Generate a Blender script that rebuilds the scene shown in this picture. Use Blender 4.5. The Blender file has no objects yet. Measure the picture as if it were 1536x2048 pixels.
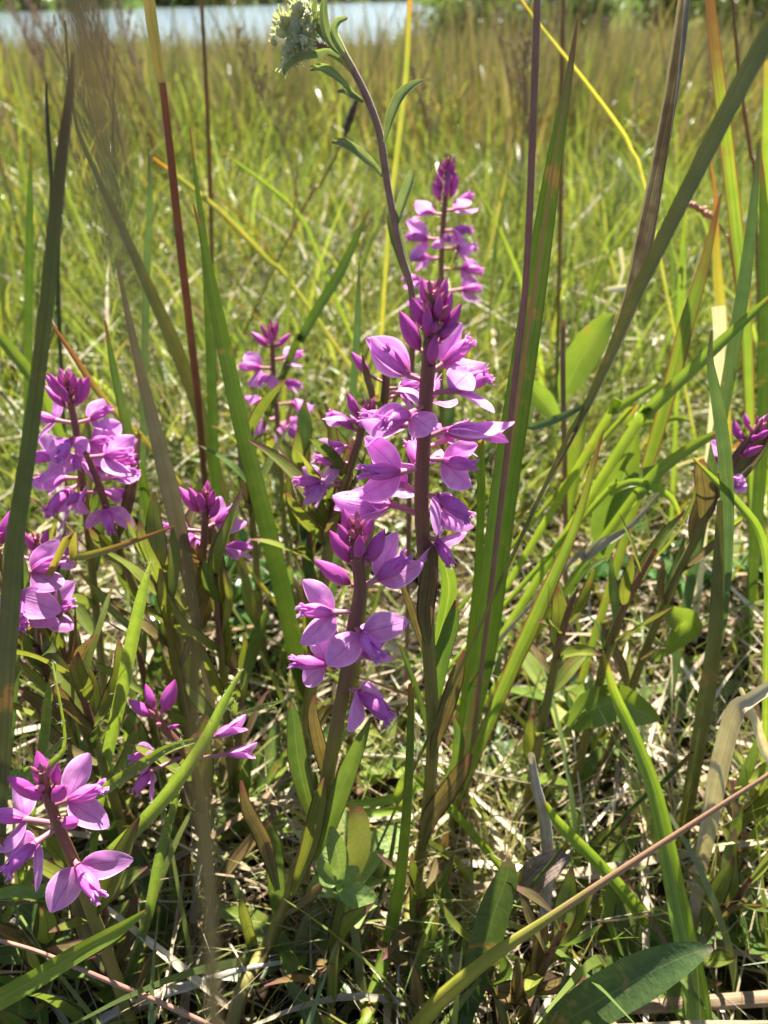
import bpy, math, random
import numpy as np
from mathutils import Vector, Matrix

random.seed(7)
rng = np.random.default_rng(11)
R = math.radians
scene = bpy.context.scene
C = scene.collection

# ------------------------------------------------------------------ camera, sky, sun, exposure
CAM_H = 0.16
PITCH = R(35.0)
FPX = 1479.0                      # focal length in pixels of the 1536 x 2048 photograph
cam_d = bpy.data.cameras.new('camera')
cam = bpy.data.objects.new('camera', cam_d)
C.objects.link(cam)
cam.location = (0, 0, CAM_H)
cam.rotation_euler = (R(90) - PITCH, 0, 0)
cam_d.sensor_fit = 'VERTICAL'
cam_d.sensor_height = 36
cam_d.sensor_width = 27
cam_d.lens = 36 * FPX / 2048
cam_d.clip_start = 0.003
cam_d.clip_end = 3000
cam_d.dof.use_dof = True
cam_d.dof.focus_distance = 0.102
cam_d.dof.aperture_fstop = 30.0
cam_d.dof.aperture_blades = 0
scene.camera = cam

SUN_EL, SUN_AZ = R(60), R(8)    # azimuth from +Y towards +X
world = bpy.data.worlds.new('World')
scene.world = world
world.use_nodes = True
wn = world.node_tree
for n in list(wn.nodes):
    wn.nodes.remove(n)
sky = wn.nodes.new('ShaderNodeTexSky')
sky.sky_type = 'NISHITA'
sky.sun_disc = False
sky.sun_elevation = SUN_EL
sky.sun_rotation = SUN_AZ
bg = wn.nodes.new('ShaderNodeBackground')
bg.inputs['Strength'].default_value = 0.05
wo = wn.nodes.new('ShaderNodeOutputWorld')
wn.links.new(sky.outputs[0], bg.inputs['Color'])
wn.links.new(bg.outputs[0], wo.inputs['Surface'])

sd = bpy.data.lights.new('sun', 'SUN')
sd.energy = 5.0
sd.angle = R(0.53)
sd.color = (1.0, 0.93, 0.80)
sun = bpy.data.objects.new('sun', sd)
C.objects.link(sun)
sdir = Vector((math.cos(SUN_EL) * math.sin(SUN_AZ), math.cos(SUN_EL) * math.cos(SUN_AZ), math.sin(SUN_EL)))
sun.rotation_euler = sdir.to_track_quat('Z', 'Y').to_euler()
sun.location = (0, 0, 3)

vs = scene.view_settings
vs.view_transform = 'Standard'
vs.look = 'None'
vs.exposure = 2.0
vs.gamma = 1
vs.use_curve_mapping = False
cy = scene.cycles
cy.use_denoising = True
cy.max_bounces = 7
cy.diffuse_bounces = 3
cy.glossy_bounces = 2
cy.transmission_bounces = 5
cy.transparent_max_bounces = 4
cy.sample_clamp_indirect = 6
cy.use_adaptive_sampling = True
cy.adaptive_threshold = 0.02

# ------------------------------------------------------------------ space helpers
CP, SP = math.cos(PITCH), math.sin(PITCH)
CAMV = Vector((0, 0, CAM_H))


def ray(px, py):
    u, v = (px - 768) / FPX, (1024 - py) / FPX
    return Vector((u, CP + v * SP, -SP + v * CP))


def W(px, py, Y):
    """point at distance Y in front of the camera that is seen at photo pixel px, py"""
    d = ray(px, py)
    return CAMV + d * (Y / d.y)


def depth(p):
    q = Vector(p) - CAMV
    return q.y * CP - q.z * SP


def proj(p):
    q = Vector(p) - CAMV
    dz = q.y * CP - q.z * SP
    up = q.y * SP + q.z * CP
    return 768 + FPX * q.x / dz, 1024 - FPX * up / dz


def gz(x, y):
    """ground height: nearly level at the plants, falling gently to the lake"""
    x, y = np.asarray(x, float), np.asarray(y, float)
    r = 0.004 * np.sin(23 * x + 1.3) * np.cos(19 * y + .4) + 0.002 * np.sin(61 * x) * np.sin(47 * y)
    s = np.clip((y - 0.6) / 11.5, 0, None)
    drop = -0.66 * np.minimum(s, 1.0) ** 1.15
    deep = -0.6 * np.clip((y - 12.0) / 4.0, 0, 1)
    right = np.clip((x - 1.2) / 4.0, 0, 1)
    drop = drop * (1 - .75 * right) + 0.0
    deep = deep * (1 - right)
    # far bank across the lake, nearer at the left
    fs = 38 + np.clip(x + 22, 0, 400) * 3.2
    bank = 1.9 * np.clip((y - fs) / 14.0, 0, 1)
    return np.where(y < 0.6, r, r * 1.5) + drop + deep + bank


def catmull(pts, n):
    P = [np.array(p, float) for p in pts]
    if len(P) == 2:
        t = np.linspace(0, 1, n)[:, None]
        return P[0] * (1 - t) + P[1] * t
    P = [2 * P[0] - P[1]] + P + [2 * P[-1] - P[-2]]
    out = []
    segs = len(P) - 3
    for t in np.linspace(0, segs - 1e-6, n):
        i = int(t)
        f = t - i
        a, b, c, d = P[i:i + 4]
        out.append(.5 * (2 * b + (c - a) * f + (2 * a - 5 * b + 4 * c - d) * f * f + (3 * b - a - 3 * c + d) * f ** 3))
    return np.array(out)


# ------------------------------------------------------------------ mesh helpers
def mesh(name, v, f, uv=None, col=None, smooth=True):
    """v (n,3), f (m,4) int quads, uv per vertex, col per vertex rgb"""
    v = np.asarray(v, np.float32)
    f = np.asarray(f, np.int32)
    me = bpy.data.meshes.new(name)
    me.vertices.add(len(v))
    me.vertices.foreach_set('co', v.ravel())
    me.loops.add(f.size)
    me.loops.foreach_set('vertex_index', f.ravel())
    k = f.shape[1]
    me.polygons.add(len(f))
    me.polygons.foreach_set('loop_start', np.arange(0, f.size, k, dtype=np.int32))
    me.polygons.foreach_set('loop_total', np.full(len(f), k, np.int32))
    me.polygons.foreach_set('use_smooth', np.full(len(f), smooth, bool))
    if uv is not None:
        l = me.uv_layers.new(name='uv')
        l.data.foreach_set('uv', np.asarray(uv, np.float32)[f.ravel()].ravel())
    if col is not None:
        a = me.attributes.new('col', 'FLOAT_COLOR', 'POINT')
        c4 = np.ones((len(v), 4), np.float32)
        c4[:, :3] = col
        a.data.foreach_set('color', c4.ravel())
    me.update(calc_edges=True)
    me.validate()
    return me


def obj(name, me, mat=None, parent=None, mw=None):
    o = bpy.data.objects.new(name, me)
    C.objects.link(o)
    if mat is not None and me is not None and not me.materials:
        me.materials.append(mat)
    if parent is not None:
        o.parent = parent
    if mw is not None:
        o.matrix_local = mw
    return o


def tag(o, label, cat, group=None):
    o['label'] = label
    o['category'] = cat
    if group:
        o['group'] = group
    return o


def empty(name, loc, label=None, cat=None, group=None):
    o = bpy.data.objects.new(name, None)
    o.empty_display_size = 0.01
    C.objects.link(o)
    o.location = loc
    if label:
        tag(o, label, cat, group)
    return o


def gridfaces(rows, cols, wrap=False, off=0):
    i = np.arange(rows - 1)[:, None]
    cc = cols if wrap else cols - 1
    j = np.arange(cc)[None, :]
    j2 = (j + 1) % cols
    a = i * cols + j
    b = i * cols + j2
    return np.stack([a, b, b + cols, a + cols], -1).reshape(-1, 4) + off


def tube_geo(pts, rad, n=8):
    pts = np.asarray(pts, float)
    m = len(pts)
    rad = np.broadcast_to(np.asarray(rad, float), (m,))
    tan = np.gradient(pts, axis=0)
    tan /= np.linalg.norm(tan, axis=1)[:, None] + 1e-12
    ref = np.array([0, 1, 0.0]) if abs(tan[0][1]) < .8 else np.array([1.0, 0, 0])
    V, UV = [], []
    a = np.linspace(0, 2 * np.pi, n, endpoint=False)
    for i in range(m):
        s = np.cross(tan[i], ref)
        s /= np.linalg.norm(s)
        b = np.cross(s, tan[i])
        ref = -np.cross(tan[i], s) if False else ref
        V.append(pts[i] + rad[i] * (np.cos(a)[:, None] * s + np.sin(a)[:, None] * b))
        UV.append(np.stack([a / (2 * np.pi), np.full(n, i / (m - 1))], 1))
    V = np.concatenate(V)
    UV = np.concatenate(UV)
    F = gridfaces(m, n, True)
    return V, F, UV


def ribbon_geo(sp, w, side, nor, fold=.25, nc=3, wave=0.0, ph=0.0):
    """sp spine (m,3), w widths (m), side/nor unit vectors (m,3); V-folded or curled cross-section"""
    m = len(sp)
    u = np.linspace(-1, 1, nc)
    V = np.zeros((m, nc, 3))
    t = np.linspace(0, 1, m)
    for j, uu in enumerate(u):
        lift = fold * abs(uu) ** 1.4 * w * .5
        ww = 1 + wave * np.sin(t * 9 + ph + (uu > 0) * 1.7)
        V[:, j] = sp + side * (uu * w * .5 * ww)[:, None] + nor * (lift + wave * .5 * w * np.sin(t * 11 + uu * 2 + ph))[:, None]
    uv = np.stack(np.broadcast_arrays(((u + 1) / 2)[None, :], t[:, None]), -1)
    return V.reshape(-1, 3), gridfaces(m, nc), uv.reshape(-1, 2)


def frames(sp, face, tw0=0.0, tw1=0.0):
    """side and normal vectors for a spine: normal as close to `face` as possible, then twisted"""
    tan = np.gradient(sp, axis=0)
    tan /= np.linalg.norm(tan, axis=1)[:, None] + 1e-12
    face = np.broadcast_to(np.asarray(face, float), sp.shape)
    side = np.cross(tan, face)
    side /= np.linalg.norm(side, axis=1)[:, None] + 1e-12
    nor = np.cross(side, tan)
    a = np.linspace(tw0, tw1, len(sp))[:, None]
    s2 = side * np.cos(a) + nor * np.sin(a)
    n2 = nor * np.cos(a) - side * np.sin(a)
    return s2, n2


def join(parts):
    V, F, UV, o = [], [], [], 0
    for v, f, uv in parts:
        V.append(v)
        F.append(np.asarray(f) + o)
        UV.append(uv)
        o += len(v)
    return np.concatenate(V), np.concatenate(F), np.concatenate(UV)


# ------------------------------------------------------------------ materials
def nodes(name):
    m = bpy.data.materials.new(name)
    m.use_nodes = True
    t = m.node_tree
    for n in list(t.nodes):
        t.nodes.remove(n)
    return m, t


class NT:
    def __init__(s, t):
        s.t = t

    def n(s, typ, **kw):
        nd = s.t.nodes.new(typ)
        for k, v in kw.items():
            setattr(nd, k, v)
        return nd

    def l(s, a, b):
        s.t.links.new(a, b)

    def math(s, op, a, b=None, c=None):
        nd = s.n('ShaderNodeMath', operation=op)
        for i, x in enumerate((a, b, c)):
            if x is None:
                continue
            if isinstance(x, (int, float)):
                nd.inputs[i].default_value = x
            else:
                s.l(x, nd.inputs[i])
        return nd.outputs[0]

    def ramp(s, x, a, b):
        nd = s.n('ShaderNodeMapRange', interpolation_type='SMOOTHSTEP')
        s.l(x, nd.inputs[0])
        nd.inputs[1].default_value = a
        nd.inputs[2].default_value = b
        return nd.outputs[0]

    def mix(s, f, a, b, mode='MIX'):
        nd = s.n('ShaderNodeMix', data_type='RGBA', blend_type=mode)
        for i, x in ((0, f), (6, a), (7, b)):
            if isinstance(x, (int, float)):
                nd.inputs[i].default_value = x
            elif isinstance(x, tuple):
                nd.inputs[i].default_value = (*x, 1)
            else:
                s.l(x, nd.inputs[i])
        return nd.outputs[2]


def leaf_mat(name, a, b=None, tip=None, tip0=.6, edge=None, edge_w=.12, rib=None, rib_w=.06, stripes=0,
             stripe_col=None, foot=None, foot1=.3, trans=.35, rough=.42, noise=300, attr=False, bump=.3, spec=.5,
             tcol=(1.15, 1.1, .55), rnd=.25, fuzz=0.0, ttint=None, blot=None):
    if blot is None:
        blot = .75 if name.split('_')[0] in ('grass', 'broad', 'milkwort', 'downy', 'stem') and not attr else 0
    m, t = nodes(name)
    N = NT(t)
    uvn = N.n('ShaderNodeUVMap', uv_map='uv')
    sep = N.n('ShaderNodeSeparateXYZ')
    N.l(uvn.outputs[0], sep.inputs[0])
    u, v = sep.outputs[0], sep.outputs[1]
    geo = N.n('ShaderNodeTexCoord')
    nz = N.n('ShaderNodeTexNoise')
    nz.inputs['Scale'].default_value = noise
    nz.inputs['Detail'].default_value = 3
    N.l(geo.outputs['Object'], nz.inputs['Vector'])
    if attr:
        at = N.n('ShaderNodeAttribute', attribute_name='col')
        c = at.outputs['Color']
        c = N.mix(N.math('MULTIPLY', nz.outputs[0], .5), c, N.mix(1.0, c, (.55, .55, .5), 'MULTIPLY'))
    else:
        c = N.mix(N.ramp(nz.outputs[0], .35, .68), a, b or a)
        oi = N.n('ShaderNodeObjectInfo')
        rb = N.math('MULTIPLY_ADD', oi.outputs['Random'], rnd * 2, 1 - rnd)
        cb = N.n('ShaderNodeCombineXYZ')
        for i in range(3):
            N.l(rb, cb.inputs[i])
        c = N.mix(1.0, c, cb.outputs[0], 'MULTIPLY')
    if blot:
        bn = N.n('ShaderNodeTexNoise')
        bn.inputs['Scale'].default_value = 130
        bn.inputs['Detail'].default_value = 5
        bn.inputs['Roughness'].default_value = .65
        oj = N.n('ShaderNodeObjectInfo')
        av = N.n('ShaderNodeVectorMath', operation='ADD')
        N.l(geo.outputs['Object'], av.inputs[0])
        N.l(oj.outputs['Location'], av.inputs[1])
        N.l(av.outputs[0], bn.inputs['Vector'])
        c = N.mix(N.math('MULTIPLY', N.ramp(bn.outputs[0], .60, .70), blot), c, (.26, .17, .07))
        b2 = N.n('ShaderNodeTexNoise')
        b2.inputs['Scale'].default_value = 32
        N.l(av.outputs[0], b2.inputs['Vector'])
        c = N.mix(N.ramp(b2.outputs[0], .35, .7), c, N.mix(1.0, c, (1.35, 1.15, .9), 'MULTIPLY'))
    ab = N.math('ABSOLUTE', N.math('MULTIPLY_ADD', u, 2.0, -1.0))
    nzl = N.math('MULTIPLY_ADD', nz.outputs[0], .3, -.15)
    if foot:
        c = N.mix(N.ramp(N.math('ADD', v, nzl), foot1, 0.0), c, foot)
    if stripes:
        cv = N.n('ShaderNodeCombineXYZ')
        N.l(N.math('MULTIPLY', u, stripes * 2.2), cv.inputs[0])
        N.l(N.math('MULTIPLY', v, 1.6), cv.inputs[1])
        if attr:
            N.l(N.math('MULTIPLY', nz.outputs[0], 3.0), cv.inputs[2])
        else:
            N.l(N.math('MULTIPLY', oi.outputs['Random'], 40.0), cv.inputs[2])
        sn = N.n('ShaderNodeTexNoise')
        sn.inputs['Scale'].default_value = 1.0
        sn.inputs['Detail'].default_value = 3
        sn.inputs['Roughness'].default_value = .6
        N.l(cv.outputs[0], sn.inputs['Vector'])
        st = sn.outputs[0]
        sf = N.ramp(st, .42, .66)
        if stripe_col:
            c = N.mix(N.math('MULTIPLY', sf, .6), c, stripe_col)
    if edge:
        c = N.mix(N.ramp(N.math('ADD', ab, N.math('MULTIPLY', nzl, .4)), 1 - edge_w * 1.6, 1 - edge_w * .6), c, edge)
    if rib:
        c = N.mix(N.ramp(ab, rib_w, rib_w * .35), c, rib)
    if tip:
        c = N.mix(N.ramp(N.math('ADD', v, nzl), tip0, min(1.0, tip0 + .3)), c, tip)
    pb = N.n('ShaderNodeBsdfPrincipled')
    N.l(c, pb.inputs['Base Color'])
    pb.inputs['Roughness'].default_value = rough
    pb.inputs['Specular IOR Level'].default_value = spec
    if fuzz:
        pb.inputs['Sheen Weight'].default_value = fuzz
        pb.inputs['Sheen Roughness'].default_value = .4
    if bump:
        bm = N.n('ShaderNodeBump')
        bm.inputs['Strength'].default_value = bump
        bm.inputs['Distance'].default_value = 0.0004
        hh = N.math('MULTIPLY', nz.outputs[0], .6)
        if stripes:
            hh = N.math('ADD', hh, N.math('MULTIPLY', st, 1.0))
        N.l(hh, bm.inputs['Height'])
        N.l(bm.outputs[0], pb.inputs['Normal'])
    out = N.n('ShaderNodeOutputMaterial')
    if trans > 0:
        tr = N.n('ShaderNodeBsdfTranslucent')
        N.l(N.mix(1.0, c, ttint or tcol, 'MULTIPLY'), tr.inputs['Color'])
        ms = N.n('ShaderNodeMixShader')
        ms.inputs[0].default_value = trans
        N.l(pb.outputs[0], ms.inputs[1])
        N.l(tr.outputs[0], ms.inputs[2])
        N.l(ms.outputs[0], out.inputs[0])
    else:
        N.l(pb.outputs[0], out.inputs[0])
    return m


M = {}
PT = (1.3, 1.1, 1.25)
M['wing'] = leaf_mat('petal_wing', (.62, .27, .63), (.71, .36, .72), foot=(.55, .16, .52), foot1=.45, rib=(.50, .15, .53), rib_w=.05,
                     edge=(.76, .46, .78), edge_w=.10, stripes=11, stripe_col=(.59, .24, .61), trans=.5, rough=.45, noise=5, bump=.35, rnd=.10, ttint=PT, spec=.35)
M['keel'] = leaf_mat('petal_keel', (.60, .15, .52), (.68, .24, .62), foot=(.46, .09, .32), foot1=.4, stripes=3, stripe_col=(.52, .08, .45),
                     trans=.3, rough=.5, noise=1200, bump=.15, rnd=.12, ttint=PT, spec=.3)
M['fringe'] = leaf_mat('petal_fringe', (.68, .20, .62), (.75, .34, .74), tip=(.80, .52, .82), tip0=.75, trans=.4, rough=.5, noise=900, bump=0, rnd=.1, ttint=PT)
M['bud'] = leaf_mat('bud_skin', (.46, .07, .36), (.56, .12, .48), foot=(.36, .05, .20), foot1=.4, tip=(.44, .06, .30), tip0=.75, stripes=4,
                    stripe_col=(.38, .05, .30), trans=.25, rough=.42, noise=900, bump=.2, rnd=.14, ttint=PT)
M['budtop'] = leaf_mat('young_bud_skin', (.40, .10, .18), (.48, .14, .27), trans=.15, rough=.5, noise=1500, bump=.2, rnd=.2, ttint=PT)
M['pedicel'] = leaf_mat('pedicel_skin', (.44, .16, .20), (.50, .20, .26), trans=.1, rough=.5, noise=900, bump=0)
M['mstem'] = leaf_mat('milkwort_stem_skin', (.16, .17, .04), (.20, .18, .05), tip=(.17, .075, .055), tip0=.42, trans=.05, rough=.5, noise=500,
                      stripes=6, stripe_col=(.13, .10, .04), bump=.5, rnd=.1)
M['mleaf'] = leaf_mat('milkwort_leaf', (.14, .20, .035), (.17, .22, .05), edge=(.07, .02, .025), edge_w=.12, rib=(.10, .05, .03), rib_w=.05,
                      tip=(.15, .06, .06), tip0=.78, trans=.38, rough=.42, noise=400)
M['mleafp'] = leaf_mat('milkwort_leaf_purple', (.135, .115, .05), (.17, .145, .06), edge=(.05, .015, .02), edge_w=.14, rib=(.06, .025, .025), rib_w=.05,
                       foot=(.15, .17, .05), foot1=.3, tip=(.17, .06, .07), tip0=.75, trans=.3, rough=.45, noise=400, stripes=3, stripe_col=(.09, .05, .04))
M['mleafg'] = leaf_mat('milkwort_leaf_green', (.075, .14, .035), (.10, .17, .04), edge=(.06, .05, .02), edge_w=.08, rib=(.15, .21, .07), rib_w=.05,
                       tip=(.16, .07, .06), tip0=.88, trans=.4, rough=.38, noise=350)
M['g_bright'] = leaf_mat('grass_bright', (.17, .27, .035), (.21, .31, .05), stripes=4, stripe_col=(.10, .19, .025), rib=(.28, .36, .10), rib_w=.06, trans=.5, rough=.38, noise=250, tip=(.30, .22, .05), tip0=.9)
M['g_deep'] = leaf_mat('grass_deep', (.065, .13, .022), (.085, .16, .03), stripes=5, stripe_col=(.04, .085, .016), rib=(.09, .13, .04), rib_w=.05, trans=.26, rough=.36, noise=250, tip=(.16, .09, .04), tip0=.85)
M['g_blue'] = leaf_mat('grass_blue', (.07, .13, .055), (.09, .16, .07), stripes=5, stripe_col=(.05, .095, .04), trans=.3, rough=.4, noise=250, tip=(.06, .07, .04), tip0=.75)
M['g_keel'] = leaf_mat('grass_keel_red', (.062, .125, .02), (.08, .15, .026), rib=(.17, .105, .07), rib_w=.20, edge=(.06, .11, .02), edge_w=.08, stripes=7, stripe_col=(.05, .10, .016),
                       tip=(.10, .065, .05), tip0=.70, trans=.15, rough=.34, noise=250)
M['g_yellow'] = leaf_mat('grass_yellow', (.25, .29, .06), (.34, .33, .09), stripes=4, stripe_col=(.18, .21, .04), trans=.5, rough=.42, noise=200, tip=(.48, .24, .04), tip0=.8)
M['g_orange'] = leaf_mat('grass_orange', (.36, .34, .06), (.40, .37, .08), stripes=3, stripe_col=(.30, .25, .04), trans=.4, rough=.45, noise=200, tip=(.28, .13, .045), tip0=.5)
M['g_redtip'] = leaf_mat('grass_redtip', (.16, .25, .04), (.20, .28, .05), stripes=4, stripe_col=(.11, .18, .03), edge=(.20, .09, .04), edge_w=.18, trans=.36, rough=.4, noise=180, tip=(.15, .07, .04), tip0=.62)
M['g_dark'] = leaf_mat('grass_dark', (.048, .068, .032), (.062, .085, .038), stripes=5, stripe_col=(.035, .055, .02), trans=.1, rough=.4, noise=250, tip=(.06, .045, .035), tip0=.6)
M['g_olive'] = leaf_mat('grass_olive', (.11, .13, .035), (.14, .16, .05), stripes=4, stripe_col=(.08, .09, .03), trans=.1, rough=.45, noise=250)
M['g_greybrown'] = leaf_mat('grass_greybrown', (.16, .145, .10), (.20, .18, .13), stripes=4, stripe_col=(.11, .10, .07), trans=.15, rough=.55, noise=250)
M['hleaf'] = leaf_mat('downy_leaf', (.065, .12, .035), (.09, .15, .045), rib=(.11, .17, .06), rib_w=.05, tip=(.13, .11, .07), tip0=.9, trans=.3, rough=.5, noise=900, bump=.8, fuzz=.1)
M['g_near'] = leaf_mat('grass_near_dead', (.13, .12, .085), (.16, .145, .10), stripes=4, stripe_col=(.09, .085, .06), trans=.15, rough=.6, noise=250)
M['hairy'] = leaf_mat('grass_hairy', (.15, .25, .035), (.19, .29, .05), stripes=3, stripe_col=(.24, .33, .09), trans=.42, rough=.42, noise=400, fuzz=.5, tip=(.30, .36, .12), tip0=.9)
M['red_stem'] = leaf_mat('stem_red', (.30, .10, .045), (.36, .14, .06), foot=(.12, .05, .03), foot1=.55, stripes=5, stripe_col=(.22, .06, .03), trans=.12, rough=.38, noise=200, bump=.2)
M['purple_stem'] = leaf_mat('stem_purple', (.29, .17, .14), (.34, .21, .17), stripes=4, stripe_col=(.20, .11, .09), trans=.12, rough=.45, noise=300)
M['sheath'] = leaf_mat('stem_sheath', (.44, .42, .19), (.52, .49, .26), stripes=5, stripe_col=(.30, .33, .10), edge=(.40, .38, .03), edge_w=.2, trans=.45, rough=.4, noise=200)
M['brown_stem'] = leaf_mat('stem_brown', (.17, .085, .03), (.22, .11, .04), foot=(.16, .15, .04), foot1=.4, trans=.1, rough=.42, noise=300)
M['pinkstem'] = leaf_mat('stem_green_pink', (.20, .22, .03), (.24, .26, .04), tip=(.36, .21, .13), tip0=.45, stripes=4, stripe_col=(.15, .17, .02), trans=.15, rough=.45, noise=200)
M['straw'] = leaf_mat('straw_pale', (.58, .50, .36), (.70, .63, .48), stripes=5, stripe_col=(.36, .29, .19), trans=.2, rough=.55, noise=350, bump=.7, foot=(.36, .28, .18), foot1=.3, rnd=.35)
M['straw_grey'] = leaf_mat('straw_grey', (.40, .37, .31), (.52, .49, .43), stripes=4, stripe_col=(.26, .23, .19), trans=.15, rough=.6, noise=400, bump=.8, rnd=.35)
M['straw_brown'] = leaf_mat('straw_brown', (.24, .16, .09), (.32, .22, .13), stripes=5, stripe_col=(.13, .08, .045), trans=.15, rough=.55, noise=400, bump=.8, rnd=.35)
M['dry_dark'] = leaf_mat('dry_dark', (.15, .11, .075), (.36, .30, .21), stripes=8, stripe_col=(.055, .04, .035), edge=(.48, .41, .27), edge_w=.14, trans=.12, rough=.55, noise=260, bump=.9, rnd=.1)
M['white_dry'] = leaf_mat('white_dry', (.66, .62, .54), (.74, .70, .62), stripes=4, stripe_col=(.5, .46, .38), trans=.3, rough=.55, noise=400, bump=.5, rnd=.1)
M['broad'] = leaf_mat('broad_leaf', (.12, .20, .035), (.15, .24, .045), rib=(.22, .30, .09), rib_w=.05, edge=(.16, .24, .06), edge_w=.05, trans=.48, rough=.36, noise=160, bump=.5, rnd=.15)
M['herb'] = leaf_mat('grey_green_leaf', (.15, .21, .09), (.19, .26, .12), rib=(.28, .35, .17), rib_w=.07, edge=(.25, .30, .14), edge_w=.08, trans=.35, rough=.45, noise=500, fuzz=.4, tip=(.16, .15, .07), tip0=.9)
M['herb_head'] = leaf_mat('head_bract', (.44, .50, .26), (.60, .62, .42), trans=.3, rough=.5, noise=900, fuzz=.4, tip=(.60, .56, .42), tip0=.7)
M['herb_stem'] = leaf_mat('herb_stem', (.21, .12, .09), (.26, .16, .12), foot=(.22, .09, .05), foot1=.4, stripes=6, stripe_col=(.15, .08, .06), trans=.05, rough=.5, noise=500, fuzz=.5, tip=(.40, .44, .10), tip0=.82)
M['creep'] = leaf_mat('small_shiny_leaf', (.055, .13, .03), (.08, .17, .04), rib=(.12, .22, .06), rib_w=.06, trans=.3, rough=.25, noise=400, spec=.6, rnd=.3)
M['fuzzy'] = leaf_mat('fuzzy_leaf', (.17, .26, .07), (.22, .31, .09), rib=(.26, .36, .14), rib_w=.06, trans=.35, rough=.5, noise=1500, bump=1.0, fuzz=.12, rnd=.15)
M['fuzzy_red'] = leaf_mat('fuzzy_leaf_red', (.19, .22, .055), (.23, .25, .07), tip=(.13, .06, .05), tip0=.7, trans=.3, rough=.5, noise=1500, bump=1.0, fuzz=.1, rnd=.1)
M['dead_leaf'] = leaf_mat('dead_leaf', (.17, .13, .11), (.26, .21, .18), stripes=6, stripe_col=(.10, .07, .06), trans=.1, rough=.65, noise=700, bump=1.0, rnd=.3)
M['bulk'] = leaf_mat('meadow_grass', (.1, .1, .1), attr=True, stripes=3, trans=.46, spec=.7, rough=.28, noise=120, bump=.25)
M['bulk_dry'] = leaf_mat('meadow_straw', (.1, .1, .1), attr=True, stripes=3, trans=.22, rough=.55, noise=300, bump=.5, tcol=(1.05, .95, .7))
M['rushmat'] = leaf_mat('rush_bed', (.1, .1, .1), attr=True, trans=.3, rough=.5, noise=30, bump=0, tcol=(1.05, .95, .6))
M['bush'] = leaf_mat('bush_leaf', (.095, .13, .045), (.14, .18, .065), trans=.42, rough=.45, noise=3, bump=0, rnd=.25)
M['bark'] = leaf_mat('bush_bark', (.13, .10, .075), (.18, .14, .11), trans=0, rough=.8, noise=40, bump=.5)
M['spike'] = leaf_mat('sedge_spike', (.035, .022, .018), (.06, .04, .03), trans=.05, rough=.7, noise=600, bump=1)
M['panicle'] = leaf_mat('panicle', (.30, .20, .14), (.38, .28, .20), trans=.25, rough=.6, noise=300, bump=0)
M['seedred'] = leaf_mat('seed_red', (.36, .14, .10), (.46, .24, .18), trans=.2, rough=.5, noise=900)

# ground
m, t = nodes('soil')
N = NT(t)
tc = N.n('ShaderNodeTexCoord')
n1 = N.n('ShaderNodeTexNoise')
n1.inputs['Scale'].default_value = 90
n1.inputs['Detail'].default_value = 8
n1.inputs['Roughness'].default_value = .7
N.l(tc.outputs['Object'], n1.inputs['Vector'])
n2 = N.n('ShaderNodeTexNoise')
n2.inputs['Scale'].default_value = 1.3
n2.inputs['Detail'].default_value = 4
N.l(tc.outputs['Object'], n2.inputs['Vector'])
c = N.mix(N.ramp(n1.outputs[0], .35, .7), (.020, .015, .010), (.065, .047, .028))
c2 = N.mix(N.ramp(n1.outputs[0], .3, .7), (.07, .085, .022), (.13, .12, .04))
sp_ = N.n('ShaderNodeSeparateXYZ')
N.l(tc.outputs['Object'], sp_.inputs[0])
c = N.mix(N.ramp(sp_.outputs[1], .5, 1.6), c, c2)
c = N.mix(N.ramp(sp_.outputs[1], 14, 22), c, (.055, .09, .022))
pb = N.n('ShaderNodeBsdfPrincipled')
N.l(c, pb.inputs['Base Color'])
pb.inputs['Roughness'].default_value = .9
pb.inputs['Specular IOR Level'].default_value = 0
bm = N.n('ShaderNodeBump')
bm.inputs['Strength'].default_value = 1
bm.inputs['Distance'].default_value = .003
N.l(n1.outputs[0], bm.inputs['Height'])
N.l(bm.outputs[0], pb.inputs['Normal'])
o_ = N.n('ShaderNodeOutputMaterial')
N.l(pb.outputs[0], o_.inputs[0])
M['soil'] = m

m, t = nodes('lake_water')
N = NT(t)
tc = N.n('ShaderNodeTexCoord')
mp = N.n('ShaderNodeMapping')
mp.inputs['Scale'].default_value = (1.2, 3.5, 1)
N.l(tc.outputs['Object'], mp.inputs[0])
n1 = N.n('ShaderNodeTexNoise')
n1.inputs['Scale'].default_value = 1.6
n1.inputs['Detail'].default_value = 6
N.l(mp.outputs[0], n1.inputs['Vector'])
bm = N.n('ShaderNodeBump')
bm.inputs['Strength'].default_value = .35
bm.inputs['Distance'].default_value = .10
N.l(n1.outputs[0], bm.inputs['Height'])
pb = N.n('ShaderNodeBsdfPrincipled')
pb.inputs['Base Color'].default_value = (.20, .26, .30, 1)
pb.inputs['Roughness'].default_value = .12
pb.inputs['IOR'].default_value = 1.33
N.l(bm.outputs[0], pb.inputs['Normal'])
o_ = N.n('ShaderNodeOutputMaterial')
N.l(pb.outputs[0], o_.inputs[0])
M['water'] = m

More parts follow.
